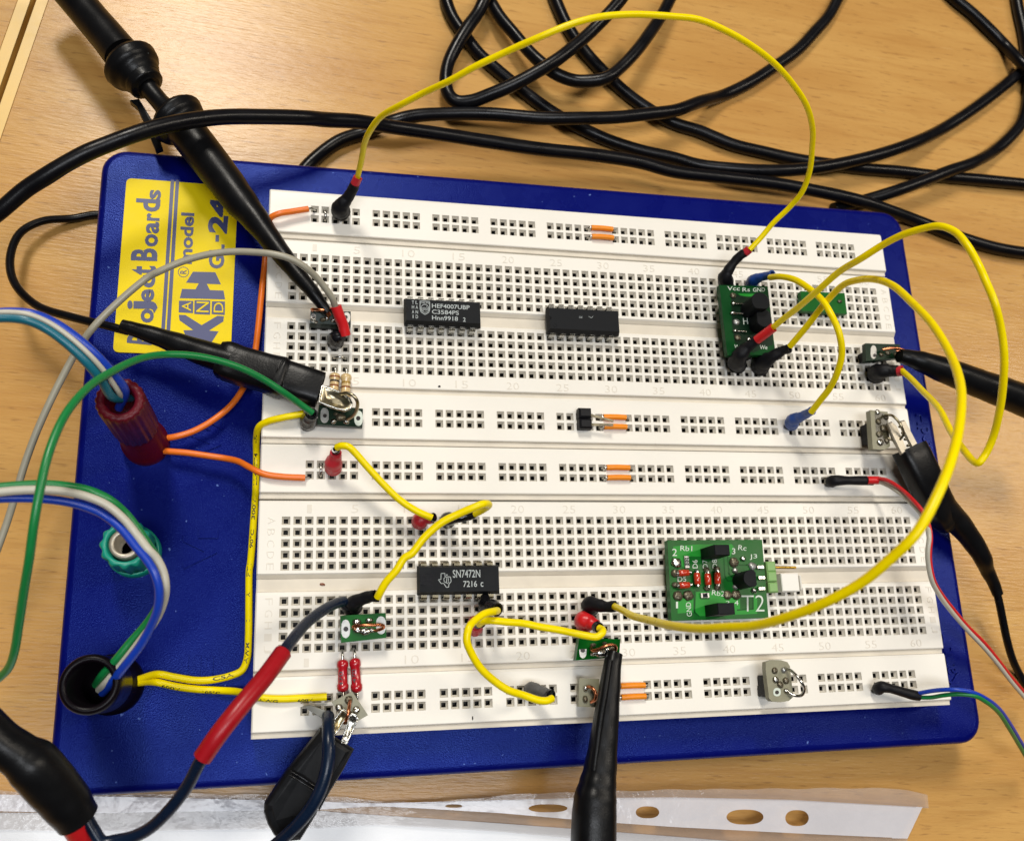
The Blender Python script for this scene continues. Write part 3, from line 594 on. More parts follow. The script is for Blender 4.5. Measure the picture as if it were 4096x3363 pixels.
# grey wire and green wire from the left
w = K(c4, (2025, 195, .75), (2005, 140, .95)) + K(c1, (1915, 1680, 1.3), (1850, 1620, 1.55), (1760, 1565, 1.7), (1650, 1535, 1.7), (1520, 1522, 1.6), (1400, 1520, 1.5), (1250, 1538, 1.4), (1100, 1580, 1.3), (960, 1640, 1.2)) + K(c4, (900, 10, 1.1), (780, 105, 1.0), (650, 225, .9), (560, 320, .8), (480, 430, .6), (390, 590, .4), (300, 770, .2), (220, 950, 0), (150, 1140, -.2), (90, 1340, -.4), (40, 1500, -.6), (-40, 1720, -.8))
jumper('grey wire with a red sleeve sweeping out past the left edge', w, .078, M['grey'], [[('plug', [at(1342, 1370, .02), at(1343, 1358, .25), at(1350, 1350, .4), at(1372, 1345, .5)], [.12, .17, .15, .1], M['gloss'], 0), ('red_sleeve', K(c4, (2085, 365, .48), (2070, 300, .6), (2050, 250, .72), (2028, 188, .85)), .115, RS, .75)]], 'wires leaving the board at the left')
w = K(c4, (1885, 832, .9), (1800, 770, 1.1), (1700, 700, 1.4), (1600, 635, 1.6), (1450, 560, 1.9), (1300, 512, 2.1), (1150, 485, 2.3), (1000, 480, 2.5), (880, 495, 2.8), (780, 530, 3.1), (690, 575, 3.4), (580, 640, 3.8), (480, 730, 4.2), (390, 850, 4.5), (320, 1000, 4.7), (270, 1160, 4.8), (235, 1330, 4.8), (205, 1500, 4.7), (175, 1720, 4.4)) + K(c7, (145, 220, 4.0), (115, 420, 3.5), (85, 600, 3.0), (45, 700, 2.6), (-40, 780, 2.2))
jumper('single green wire sweeping out past the left edge', w, .075, M['greenw'], [[('plug', [at(1232, 1695, .02), at(1232, 1685, .3), at(1240, 1672, .5), at(1246, 1655, .75)], [.13, .16, .15, .12], M['gloss'], .75)]], 'wires leaving the board at the left')
# twisted bundles
def bundle(label, strands, group=None):
    T = thing('wire_bundle', strands[0][1][0], label, 'wire bundle', group)
    for m, pts, r in strands: tubepart('insulation', pts, r, m, T, seg=14, sub=8)
    return T
def off(pts, dx, dz=0): 
    o = []
    for i, p in enumerate(pts):
        t = (pts[min(i + 1, len(pts) - 1)] - pts[max(i - 1, 0)]); n = Vector((-t.y, t.x, 0)).normalized(); o.append(p + n * (dx(i / (len(pts) - 1)) if callable(dx) else dx) + Vector((0, 0, dz)))
    return o
mid = K(c4, (-60, 240, 4.0), (60, 236, 4.0), (180, 250, 4.0), (300, 300, 3.9), (430, 390, 3.8), (560, 510, 3.6), (650, 615, 3.3), (715, 710, 2.9), (750, 770, 2.2))
bundle('teal, white and blue wire bundle plugged into the red post', [(M['teal'], off(mid, lambda t: -.06 - .09 * t), .09), (M['whitew'], off(mid, lambda t: .01, .07), .05), (M['bluew'], off(mid, lambda t: .05 + .09 * t, -.05), .085)])
wh = K(c4, (-60, 1316, 4.0), (100, 1300, 3.9), (250, 1296, 3.8), (380, 1305, 3.7), (520, 1335, 3.5), (640, 1385, 3.4), (740, 1465, 3.3), (820, 1560, 3.2), (890, 1650, 3.2)) + K(c7, (945, 30, 3.1), (985, 110, 3.0), (1000, 200, 2.9), (985, 300, 2.6), (935, 410, 2.2), (860, 510, 2.0), (760, 640, 1.8), (650, 770, 1.5), (600, 820, 1.0))
gr = K(c4, (-60, 1284, 3.9), (100, 1270, 3.8), (250, 1262, 3.7), (400, 1272, 3.6), (540, 1300, 3.4), (660, 1355, 3.3), (760, 1440, 3.1), (830, 1530, 3.0), (905, 1640, 2.9)) + K(c7, (950, 30, 2.8), (985, 130, 2.6), (985, 230, 2.3), (940, 340, 2.1), (870, 440, 1.95), (790, 530, 1.85), (700, 640, 1.75), (620, 730, 1.5), (580, 790, 1.0))
bl = K(c4, (-60, 1350, 3.7), (100, 1345, 3.6), (250, 1350, 3.5), (400, 1368, 3.4), (530, 1402, 3.3), (640, 1455, 3.2), (740, 1540, 3.2), (820, 1640, 3.2)) + K(c7, (880, 30, 3.2), (930, 110, 3.2), (960, 210, 3.1), (955, 320, 2.9), (915, 430, 2.6), (850, 550, 2.3), (760, 670, 2.0), (680, 770, 1.6), (620, 840, 1.0))
bundle('green, white and blue wire bundle passing over the teal post into the brown post', [(M['greenw'], gr, .078), (M['whitew'], wh, .078), (M['bluew'], bl, .082)])
# red and white twisted pair, right
rd = K(c6, (1225, 1226, .45), (1290, 1240, .8), (1370, 1290, 1.2), (1440, 1355, 1.6), (1500, 1425, 1.8), (1535, 1500, 1.9), (1550, 1580, 1.9), (1545, 1660, 1.8)) + K(c9, (1545, 40, 1.7), (1565, 150, 1.5), (1612, 240, 1.1), (1684, 334, .7), (1768, 434, .3), (1876, 542, -.1), (1956, 640, -.5), (2036, 745, -1.0), (2136, 862, -1.6))
wt = K(c6, (1225, 1240, .42), (1290, 1268, .7), (1360, 1312, 1.1), (1430, 1375, 1.45), (1490, 1440, 1.7), (1528, 1510, 1.85), (1540, 1580, 2.0), (1532, 1660, 1.95)) + K(c9, (1532, 40, 1.85), (1555, 160, 1.6), (1605, 255, 1.25), (1675, 350, .85), (1760, 450, .4), (1865, 560, 0), (1950, 660, -.4), (2030, 765, -.9), (2130, 885, -1.5))
T = bundle('red and white twisted pair from a black plug, leaving at the right', [(M['redw'], rd, .05), (M['whitew'], wt, .056)])
for nm, pts, rr, m in (('plug', K(c6, (955, 1255, .02), (950, 1245, .2), (975, 1240, .3), (1060, 1240, .34), (1130, 1240, .36), (1200, 1242, .38)), [.12, .15, .14, .11, .12, .115], SH), ('red_sleeve', K(c6, (1165, 1238, .42), (1235, 1238, .45)), .105, RS)):
    mb = MB(); mb.tube(pts, rr, seg=14, sub=5); part(nm, mb, m, T)
pin_down(T, at(*c6(955, 1250), .1))
b1 = K(c9, (1470, 845, .4), (1550, 830, .7), (1630, 822, 1.0), (1720, 822, 1.2), (1810, 840, 1.2), (1900, 885, 1.0), (1970, 945, .6), (2030, 1030, .1), (2090, 1130, -.6), (2160, 1250, -1.4))
b2 = K(c9, (1470, 868, .35), (1550, 868, .6), (1630, 855, .9), (1720, 848, 1.1), (1810, 858, 1.2), (1890, 900, 1.05), (1960, 960, .7), (2020, 1050, .2), (2080, 1150, -.5), (2150, 1270, -1.3))
T = bundle('blue and green twisted pair from the black plug in the bottom right corner', [(M['bluew'], b1, .052), (M['greenw'], b2, .052)])
mb = MB(); mb.tube(K(c9, (1235, 825, .02), (1235, 815, .2), (1255, 805, .32), (1310, 815, .36), (1380, 835, .36), (1440, 852, .36), (1482, 860, .38)), [.12, .15, .14, .11, .115, .125, .115], seg=14, sub=5); part('plug', mb, SH, T); pin_down(T, at(*c9(1235, 820), .1))

# ------------------------------------------------------------------ black cables on the table
def cable(label, pts, r, m=None):
    pts = [p + Vector((random.uniform(-.02, .02), random.uniform(-.02, .02), 0)) if 0 < i < len(pts) - 1 else p for i, p in enumerate(pts)]; r = [r * random.uniform(.97, 1.03) for _ in pts]
    mb = MB(); mb.tube(pts, r, seg=16, sub=8); return whole('cable', mb, m or M['cable'], label, 'cable', 'black probe cables')
R0 = .19; h0 = HT + R0 + .01
cable('black cable arching over the probe and away behind the board', K(c1, (-100, 1350, .7), (0, 1268, .9), (150, 1147, 1.1), (280, 1057, 1.25), (400, 986, 1.35), (520, 926, 1.4), (640, 875, 1.4), (800, 820, 1.4), (950, 772, 1.3), (1150, 728, 1.1), (1350, 710, .85), (1600, 703, .6), (1850, 711, .3)) + K(c2, (0, 721, .0), (200, 738, -.4), (400, 765, -.9), (700, 810, -1.2), (1000, 855, -1.4), (1300, 898, -1.5), (1600, 935, -1.6), (1900, 980, -1.7)) + K(c3, (0, 1035, -1.75), (300, 1072, -1.75), (600, 1112, -1.75), (850, 1150, -1.75), (1100, 1210, -1.75), (1300, 1272, -1.9), (1500, 1350, h0), (1700, 1425, h0), (1900, 1485, h0), (2050, 1520, h0), (2200, 1535, h0)), R0)
cable('black cable curving from behind the board up to the top edge', K(ov, (620, 360, h0), (645, 335, h0), (700, 293, h0)) + K(c2, (250, 795, h0), (400, 735, -1.8), (550, 700, -1.75), (750, 685, -1.75), (1000, 690, -1.7), (1300, 712, -1.5), (1500, 717, -1.4), (1750, 708, -1.4), (1950, 688, -1.4), (2113, 665, -1.5)) + K(c3, (150, 620, -1.7), (300, 575, h0), (450, 505, h0), (600, 415, h0), (750, 300, h0), (850, 195, h0), (930, 95, h0), (990, 0, h0), (1030, -80, h0)), R0)
cable('black cable running down from the top edge and flat towards the right edge', K(c2, (1370, -60, h0), (1405, 30, h0), (1450, 140, h0), (1520, 250, h0), (1600, 350, h0), (1700, 460, h0), (1830, 570, h0), (1970, 670, h0), (2100, 745, h0)) + K(c3, (150, 795, h0), (350, 870, h0), (550, 925, h0), (750, 965, h0), (950, 995, h0), (1150, 1020, h0), (1350, 1035, h0), (1600, 1062, h0), (1850, 1090, h0), (2200, 1120, h0)), R0)
cable('black cable sagging past the board corner and up to the right edge', K(c2, (725, -60, h0), (735, 10, h0), (775, 110, h0), (840, 215, h0), (930, 325, h0), (1030, 415, h0), (1150, 510, h0), (1270, 605, h0), (1400, 695, h0), (1550, 775, h0), (1700, 845, h0), (1900, 910, h0), (2100, 955, h0)) + K(c3, (150, 998, h0), (350, 1020, -1.95), (600, 1030, -1.8), (850, 1015, -1.75), (1050, 980, -1.75), (1250, 930, -1.75), (1450, 858, -1.85), (1620, 780, h0), (1770, 690, h0), (1920, 580, h0), (2060, 460, h0), (2200, 330, h0)), R0)
cable('black cable hugging the right edge and passing under the board corner', K(c3, (960, 1262, h0), (1050, 1240, h0), (1200, 1200, -2.0), (1350, 1150, -1.8), (1500, 1095, -1.75), (1650, 1040, -1.75), (1800, 985, -1.85), (1930, 915, h0), (2030, 830, h0), (2105, 730, h0), (2140, 560, h0), (2135, 380, h0), (2110, 200, h0), (2080, 60, h0), (2060, -60, h0)), R0)
cable('black cable crossing the upper right corner', K(c3, (1640, -60, h0), (1700, 0, h0), (1800, 85, h0), (1900, 180, h0), (2000, 280, h0), (2100, 385, -1.8), (2200, 480, -1.7)), R0)
cable('black cable hanging down from the top edge in a wide U', K(c2, (960, -60, h0), (1000, 10, -2.0), (1060, 110, -1.9), (1140, 210, -1.8), (1230, 310, -1.7), (1310, 390, -1.6), (1400, 450, -1.6), (1500, 485, -1.6), (1600, 495, -1.5), (1700, 470, -1.4), (1790, 410, -1.4), (1880, 310, -1.4), (1960, 200, -1.5), (2040, 80, -1.6), (2110, -60, -1.7)), R0)
cable('black cable bent in a tight hook at the upper middle', K(c2, (1830, -60, -.8), (1780, 10, -.85), (1700, 95, -.9), (1600, 195, -1.0), (1500, 285, -1.0), (1400, 365, -1.0), (1270, 445, -1.1), (1130, 515, -1.3), (1000, 570, -1.5), (880, 610, -1.7), (800, 612, -1.8), (750, 580, -1.8), (728, 500, -1.8), (745, 390, -1.8), (790, 280, -1.75), (860, 165, -1.7), (930, 70, -1.7), (985, -60, -1.6)), R0)

# ------------------------------------------------------------------ probes and clips
BL = M['black']
T = thing('oscilloscope_probe', Vector((-3.2, 3.6, 0)), 'black oscilloscope probe with two finger rings lying across the top left board corner', 'probe', 'oscilloscope probes')
ax = [(c1(300, -180), -.9), (c1(460, 0), -.75), (c1(560, 120), -.65), (c1(650, 225), -.55), (c1(735, 330), -.45)]
tubepart('barrel', [at(*p, h) for p, h in ax], [.42, .43, .43, .44, .46], BL, T, seg=24)
for t_ in ((c1(440, -20), -.77), (c1(452, -2), -.76)):
    pass
def ringpart(p, hp, q, hq, rr, nm='finger_ring'):
    a, b = at(*p, hp), at(*q, hq); d = (b - a)
    tubepart(nm, [a, a + d * .1, a + d * .28, a + d * .5, a + d * .75, b], rr, BL, T, seg=28, sub=4)
ringpart(c1(755, 350), -.42, c1(870, 490), -.35, [.44, .60, .71, .68, .54, .46])
ringpart(c1(850, 470), -.35, c1(900, 530), -.32, [.44, .46, .46, .45, .44, .3], 'collar')
tubepart('neck', [at(*c1(870, 500), -.35), at(*c1(960, 610), -.3), at(*c1(1060, 720), -.2)], [.24, .23, .3], BL, T, seg=20)
mb = MB(); mb.slab(PX([(518, 402, -.6), (556, 396, -.6), (620, 500, -.5), (650, 590, -.4), (622, 600, -.5), (572, 480, -.55), (548, 428, -.6)]), .2); part('hook_rail', mb, BL, T)
ringpart(c1(1040, 690), -.12, c1(1150, 800), -.02, [.34, .62, .71, .66, .52, .46])
tubepart('grip', K(c1, (1100, 760, 0), (1170, 850, .05), (1260, 965, .1), (1360, 1095, .2), (1450, 1215, .3), (1530, 1310, .4), (1620, 1430, .5), (1700, 1535, .6), (1790, 1650, .7)) + [at(1248, 1165, .75), at(1290, 1222, .72), at(1312, 1252, .70)], [.46, .46, .45, .43, .40, .33, .27, .235, .2, .165, .13, .11], M['gloss'] if False else BL, T, seg=24)
mb = MB(); mb.tube([at(1308, 1245, .7), at(1318, 1262, .62)], .05, 8); part('hook', mb, M['copper'], T)
# right-hand probe
T = thing('oscilloscope_probe', at(3800, 1500, HB), 'black oscilloscope probe coming in from the right edge onto a small dark board', 'probe', 'oscilloscope probes')
tubepart('grip', K(c6, (1360, 488, .75), (1420, 500, .75), (1500, 525, .75), (1620, 570, .7), (1740, 615, .6), (1850, 658, .5), (1980, 705, .4), (2200, 790, .2)), [.18, .22, .28, .34, .37, .39, .42, .46], BL, T, seg=24)
mb = MB(); mb.tube([at(*c6(1260, 450), .7), at(*c6(1330, 440), .8), at(*c6(1390, 455), .78), at(*c6(1340, 458), .7)], .035, 8); part('hook', mb, M['copper'], T)
# bottom probe with a longitudinal rib
T = thing('oscilloscope_probe', at(2400, 3100, HB), 'black oscilloscope probe reaching up from the bottom edge to a green board', 'probe', 'oscilloscope probes')
pts = [at(2460, 2612, .75), at(2451, 2650, .78), at(2436, 2776, .8), at(2424, 2880, .8), at(2413, 2975, .8), at(2400, 3080, .8), at(2390, 3140, .8), at(2381, 3195, .8), at(2376, 3273, .8), at(2373, 3420, .8)]
tubepart('grip', pts, [.17, .19, .235, .27, .30, .345, .39, .44, .46, .47], BL, T, seg=24, power=2.6)
rp = [at(2438, 2640, .93), at(2417, 2776, .98), at(2400, 2880, 1.0), at(2388, 2975, 1.02), at(2375, 3080, 1.05)]
tubepart('rib', rp, [.08, .09, .09, .08, .06], BL, T, seg=12)
# croc clip on the left
T = thing('crocodile_clip', at(900, 1480, HB), 'crocodile clip in a long black boot across the name plate, biting a wire loop', 'clip', 'crocodile clips in black boots')
tubepart('lead', K(ov, (330, 470, HT + .12), (260, 450, HT + .12), (200, 443, HT + .12), (150, 451, HT + .15), (90, 456, -2.0), (45, 478, -1.8), (22, 525, -1.5), (28, 580, -1.2), (75, 630, -.8), (150, 655, -.3), (220, 672, 0), (265, 684, .1)), .098, M['cable'], T, seg=14, sub=8)
tubepart('boot_tail', K(c4, (735, 305, .12), (800, 325, .14), (950, 372, .15), (1100, 425, .2), (1250, 478, .25), (1400, 520, .3)), [.145, .165, .21, .26, .30, .33], BL, T, seg=20)
tubepart('boot', K(c4, (1330, 512, .25), (1375, 522, .28), (1450, 548, .3), (1600, 590, .4), (1690, 618, .45), (1700, 622, .46), (1730, 630, .46), (1830, 662, .5), (1935, 695, .5)), [.40, .44, .43, .43, .46, .46, .415, .41, .40], BL, T, seg=28, flat=.75, up=(0, 0, 1), power=4, hollow=.85)
z = lambda x, y: (1150 + x * .3283, 1180 + y * .3283)
def jaw(T, zf, pts, h, th, m, rim, rm):
    top = [at(*zf(x, y), h) for x, y in pts]
    if (top[1] - top[0]).cross(top[2] - top[1]).z < 0: top = top[::-1]
    mb = MB(); n = len(top); cen = sum(top, Vector()) / n
    i1 = [cen + (v - cen) * .86 for v in top]; i2 = [cen + (v - cen) * .62 - Vector((0, 0, th * .8)) for v in top]; i3 = [cen + (v - cen) * .3 - Vector((0, 0, th * 1.1)) for v in top]; ot = [v - Vector((0, 0, th * 1.5)) for v in top]
    mb.add(ot + top + i1 + i2 + i3, [(j * n + i, j * n + (i + 1) % n, (j + 1) * n + (i + 1) % n, (j + 1) * n + i) for j in range(4) for i in range(n)], True)
    mb.add(i3, [tuple(range(n))], True); mb.add([v - Vector((0, 0, .01)) for v in ot], [tuple(range(n - 1, -1, -1))]); o = part('jaw', mb, m, T)
    mb = MB(); mb.tube(top + [top[0]], rim, 8, straight=True); part('rim', mb, rm, o)
jaw(T, z, [(420, 1108), (560, 1150), (690, 1210), (755, 1262), (785, 1320), (768, 1380), (715, 1402), (610, 1385), (500, 1345), (380, 1300)], .82, .10, M['nickel'], .022, M['steel'])
# croc clip, bottom left of centre
T = thing('crocodile_clip', at(1200, 3150, HT + .1), 'crocodile clip with silver jaws in a broad black boot at the bottom left perfboard', 'clip', 'crocodile clips in black boots')
z = lambda x, y: (1000 + x * .4682, 2900 + y * .4682)
def bootslab(T, nm, pts, hs, th, bev):
    top = [at(*z(x, y), h_) for (x, y), h_ in zip(pts, hs)]
    if sum((top[i].x * top[(i + 1) % len(top)].y - top[(i + 1) % len(top)].x * top[i].y) for i in range(len(top))) < 0: top = top[::-1]
    n = len(top); rings = []
    for ins, dz in ((bev * 1.7, 0), (bev * .8, -bev * .25), (bev * .25, -bev * .7), (0, -bev * 1.3), (0, -th)):
        q = []
        for i in range(n):
            e1 = (top[i] - top[i - 1]); e2 = (top[(i + 1) % n] - top[i]); n1 = Vector((-e1.y, e1.x, 0)).normalized(); n2 = Vector((-e2.y, e2.x, 0)).normalized(); m_ = (n1 + n2).normalized()
            q.append(top[i] + m_ * ins / max(.5, m_.dot(n1)) + Vector((0, 0, dz)))
        rings.append(q)
    mb = MB(); mb.add([v for r in rings for v in r], [(k_ * n + i, (k_ + 1) * n + i, (k_ + 1) * n + (i + 1) % n, k_ * n + (i + 1) % n) for k_ in range(4) for i in range(n)], False); mb.add(rings[0], [tuple(range(n))]); mb.add(rings[-1], [tuple(range(n - 1, -1, -1))])
    return part(nm, mb, M['bootmat'], T)
M['bootmat'] = mat('matte_black_vinyl', (.006, .0065, .008), .42, var=.2, vscale=5, bump=.2, bscale=30, spec=.35)
bootslab(T, 'boot', [(600, 35), (725, 90), (690, 300), (640, 520), (570, 760), (430, 985), (290, 1000), (205, 945), (150, 850), (115, 745), (120, 670), (300, 400)], [.55, .55, .5, .42, .3, .15, .05, .05, .1, .15, .2, .35], .55, .10)
bootslab(T, 'boot_flap', [(700, 85), (892, 205), (800, 380), (690, 560), (590, 740), (560, 560)], [.32, .32, .22, .1, -.1, .1], .5, .08)
for q in (0, 32):
    mb = MB(); mb.tube([at(*z(348 - q * .25, 392 + q), .49), at(*z(450 - q * .3, 450 + q), .53), at(*z(552 - q * .3, 520 + q), .50)], .022, seg=8); part('boot_rib', mb, M['gloss'], T)
z = lambda x, y: (1250 + x * .2304, 2700 + y * .2304)
jaw(T, z, [(640, 700), (700, 665), (755, 690), (790, 750), (740, 860), (590, 1190), (500, 1160), (570, 960)], .86, .10, M['steel'], .016, M['tin'])
jaw(T, z, [(515, 600), (565, 590), (600, 650), (585, 730), (500, 850), (470, 930), (390, 1030), (355, 960), (390, 760)], .84, .10, M['nickel'], .014, M['tin'])
T = thing('connector_lead', at(1290, 2870, 0), 'grey connector block with a thick black lead drooping over the clip boot', 'connector')
mb = MB(); tp = PX([(1211, 2824, .55), (1241, 2818, .55), (1334, 2852, .62), (1286, 2872, .62)]); mb.slab(tp, .42, bev=.02); part('housing', mb, M['greyconn'], T)
tubepart('insulation', PX([(1312, 2862, .62), (1313, 2900, .95), (1314, 2960, 1.15), (1314, 3020, 1.2), (1306, 3080, 1.2), (1285, 3150, 1.15), (1250, 3220, 1.05), (1200, 3285, .9), (1150, 3335, .7), (1080, 3395, .4)]), .128, M['navy'], T, seg=18, sub=8)
# croc clip, right
T = thing('crocodile_clip', at(3700, 1950, HB), 'crocodile clip with two bare jaws in a black boot overhanging the right board edge', 'clip', 'crocodile clips in black boots')
tubepart('boot', K(c6, (1418, 1042, .7), (1450, 1105, .7), (1500, 1210, .6), (1550, 1310, .4), (1600, 1400, .2), (1640, 1470, 0), (1660, 1510, -.1)), [.44, .45, .46, .46, .44, .38, .30], BL, T, seg=28, flat=.7, up=(0, 0, 1), power=3.6, hollow=.85)
tubepart('boot_tail', K(c6, (1600, 1390, .1), (1700, 1480, -.1), (1790, 1590, -.3), (1860, 1700, -.5)) + K(c9, (1890, 100, -.8), (1930, 180, -1.0), (1955, 245, -1.1)), [.40, .33, .28, .24, .19, .16, .145], BL, T, seg=20)
tubepart('lead', K(c9, (1945, 220, -1.1), (1965, 300, -1.2), (1985, 400, -1.4), (2010, 520, -1.6), (2045, 640, -1.9), (2100, 750, h0 - .08), (2180, 860, h0 - .08)), .105, M['cable'], T, seg=14)
for pj in ([(1290, 893), (1316, 882), (1345, 905), (1412, 1062), (1378, 1082), (1325, 985)], [(1368, 880), (1394, 873), (1472, 1020), (1442, 1040), (1385, 935)]):
    top = [at(*c6(x, y), .96) for x, y in pj]
    if (top[1] - top[0]).cross(top[2] - top[1]).z < 0: top = top[::-1]
    mb = MB(); mb.slab(top, .09, bev=.03); part('jaw', mb, M['satin'], T)
for k_ in range(4):
    mb = MB(); p = at(*c6(1365 + k_ * 16, 915 + k_ * 38), .95); mb.blob(p, .05, .04, .05, 8, 5); part('tooth', mb, M['nickel'], T)
# lead with red sleeve, lower left
T = thing('test_lead', at(900, 3000, HB), 'navy test lead with a long red sleeve, looping down to a thick black boot', 'test lead')
tubepart('insulation', K(c7, (2075, 288, .7), (2020, 305, 1.0), (1940, 350, 1.5), (1850, 420, 2.0), (1765, 520, 2.6), (1708, 598, 2.95), (1600, 745, 3.3), (1450, 925, 3.6), (1320, 1090, 3.65), (1222, 1232, 3.5), (1120, 1420, 3.1), (1010, 1560, 2.8), (900, 1660, 2.5), (800, 1710, 2.3), (700, 1732, 2.2), (620, 1740, 2.2), (560, 1660, 2.2), (520, 1590, 2.2)), [.112] * 19, M['navy'], T, seg=18, sub=8)
mb = MB(); mb.tube(K(c7, (1708, 598, 2.95), (1600, 745, 3.3), (1450, 925, 3.6), (1320, 1090, 3.65), (1222, 1232, 3.5)), .168, seg=22, sub=6, hollow=.75); part('red_sleeve', mb, M['deepred'], T)
tubepart('plug', PX([(1400, 2450, .02), (1390, 2425, .3), (1385, 2418, .5)]), [.1, .14, .12], SH, T)
tubepart('boot', K(c7, (-120, 1020, 3.2), (0, 1135, 3.1), (110, 1210, 3.0), (200, 1275, 2.9), (300, 1385, 2.7), (390, 1490, 2.5), (470, 1600, 2.3)), [.36, .36, .37, .44, .44, .42, .37], BL, T, seg=24)
tubepart('red_insulation', K(c7, (440, 1610, 2.2), (490, 1690, 2.0), (540, 1780, 1.8)), .24, RS, T, seg=20)

# ------------------------------------------------------------------ chips
def chip(i0, r0, n, label, prints, notch, mm='ic', top=.46, dy=0):
    """DIP body over columns i0..i0+n-1, rows r0 and r0+3"""
    cx, cy = i0 + (n - 1) / 2, r0 + 1.5
    T = thing('dip_chip', bb(cx, cy, 0), label, 'chip', 'black chips on the breadboards')
    mb = MB(); hx, hy = (n * P - .02) / 2 + .06, .325; c = bb(cx, cy, 0) + Vector((.02, dy, 0)); z0, zm, z1 = .08, .27, top; vs = []
    for k_, z in ((.03, z0), (0, zm - .015), (0, zm + .015), (.04, z1)):
        for sx, sy in ((-1, -1), (1, -1), (1, 1), (-1, 1)): vs.append(c + Vector((sx * (hx - k_), sy * (hy - k_ * 1.3), z)))
    mb.add(vs, [(3, 2, 1, 0), (12, 13, 14, 15)] + [(L * 4 + i, L * 4 + (i + 1) % 4, L * 4 + 4 + (i + 1) % 4, L * 4 + 4 + i) for L in range(3) for i in range(4)])
    body = part('body', mb, M[mm], T)
    if notch == 'half':
        mb = MB(); mb.add([c + Vector((-hx + .035 + .075 * math.cos(a * math.pi / 8), .075 * math.sin(a * math.pi / 8), z1 + .003)) for a in range(-4, 5)], [tuple(range(9))]); part('notch', mb, M['gloss'], T)
    if notch == 'dot':
        mb = MB(); q = c + Vector((-hx + .17, -hy + .13, z1)); mb.tube([q - Vector((0, 0, .02)), q + Vector((0, 0, .004))], .045, 16, hollow=.8); part('index_dot', mb, M['gloss'], T)
        mb = MB(); mb.add([c + Vector((-hx + .035 + .05 * math.cos(a * math.pi / 8), .05 * math.sin(a * math.pi / 8), z1 + .003)) for a in range(-4, 5)], [tuple(range(9))]); part('notch', mb, M['gloss'], T)
    if notch == 'panel':
        mb = MB(); mb.box(c + Vector((-hx + .19, .0, z1)), .145, .12, .004); part('recess_panel', mb, M['gloss'], T)
    me = None
    for sy, rr in ((1, r0), (-1, r0 + 3)):
        for j in range(n):
            base_ = bb(i0 + j, rr, 0)
            if me is None or me[0] != sy:
                mb = MB(); w2 = .065; th = .013; y_in = -sy * .10
                prof = [(y_in, .27), (.0, .27), (sy * .022, .25), (sy * .03, .02), (sy * .02, -.02)]
                for (ya, za), (yb, zb) in zip(prof, prof[1:]):
                    d = Vector((0, yb - ya, zb - za)).normalized(); nn = Vector((0, -d.z, d.y)) * th
                    vs = [Vector((s_ * w2, y, z)) + nn * q for y, z in ((ya, za), (yb, zb)) for s_, q in ((-1, -1), (1, -1), (1, 1), (-1, 1))]
                    mb.add(vs, [(0, 1, 5, 4), (1, 2, 6, 5), (2, 3, 7, 6), (3, 0, 4, 7), (3, 2, 1, 0), (4, 5, 6, 7)])
                mb.box((0, sy * .02, -.1), .022, .014, .1)
                me = (sy, mb.mesh('pin', mats=[M['nickel'] if i0 == 12 else M['steel']]))
            o = bpy.data.objects.new('pin', me[1]); C.objects.link(o); o.parent = T; o.location = base_ - wloc(T)
    pm = MB(); prints(pm, c, z1, hx, hy)
    if pm.v: part('chip_print', pm, M['icprint'], body, kind='stuff')
    return T
def chip_xy(c, z, hx, hy):
    """fractions of the top face, y down -> point"""
    return lambda u, v: c + Vector((-hx + .04 + (2 * hx - .08) * u, hy - .05 - (2 * hy - .1) * v, z))
def pr1(mb, c, z, hx, hy):
    F = chip_xy(c, z, hx, hy)
    def t(s, u0, v, u1, hh, b=.01): letter(mb, s, F(u0, v), F(u1, v), F(u0, v - hh) - F(u0, v), b)
    t('HEF4007UBP', .345, .37, .86, .20); t('C3584PS', .345, .65, .71, .20); t('Hnn9918', .345, .93, .695, .20); t('2', .765, .95, .80, .20)
    for i, (a, b) in enumerate((('T', 'L'), ('H', 'A'), ('A', 'N'), ('I', 'D'))):
        v = .24 + i * .22
        t(a, .075 if a != 'I' else .085, v, .105 if a != 'I' else .095, .16); t(b, .125, v, .157, .16)
    # shield with waves and stars
    def ln(pts, w=.008):
        q = [F(*p) for p in pts]
        for a, b in zip(q, q[1:]):
            d = (b - a).normalized(); n_ = Vector((-d.y, d.x, 0)) * w; up = Vector((0, 0, .004)); mb.add([a - n_ + up, b - n_ + up, b + n_ + up, a + n_ + up], [(0, 1, 2, 3)])
    ln([(.185, .08), (.315, .08), (.315, .45), (.30, .6), (.25, .70), (.20, .6), (.185, .45), (.185, .08)])
    ln([(.25 + .055 * math.cos(a * .5236), .42 + .19 * math.sin(a * .5236)) for a in range(13)], .006)
    for dv in (-.05, .0, .05): ln([(.20 + .0125 * i, .44 + dv + .02 * math.sin(i * 1.5)) for i in range(9)], .005)
    t('PHILIPS', .192, .20, .308, .09, 0)
    for u, v in ((.275, .32), (.225, .54)):
        ln([(u - .008, v), (u + .008, v)], .004); ln([(u, v - .03), (u, v + .03)], .003)
def pr2(mb, c, z, hx, hy):
    F = chip_xy(c, z, hx, hy)
    for a, b in (((.56, .32), (.60, .40)), ((.60, .40), (.63, .30)), ((.42, .36), (.47, .36)), ((.42, .42), (.47, .42))):
        p, q = F(*a), F(*b); d = (q - p).normalized(); n_ = Vector((-d.y, d.x, 0)) * .004; up = Vector((0, 0, .003)); mb.add([p - n_ + up, q - n_ + up, q + n_ + up, p + n_ + up], [(0, 1, 2, 3)])
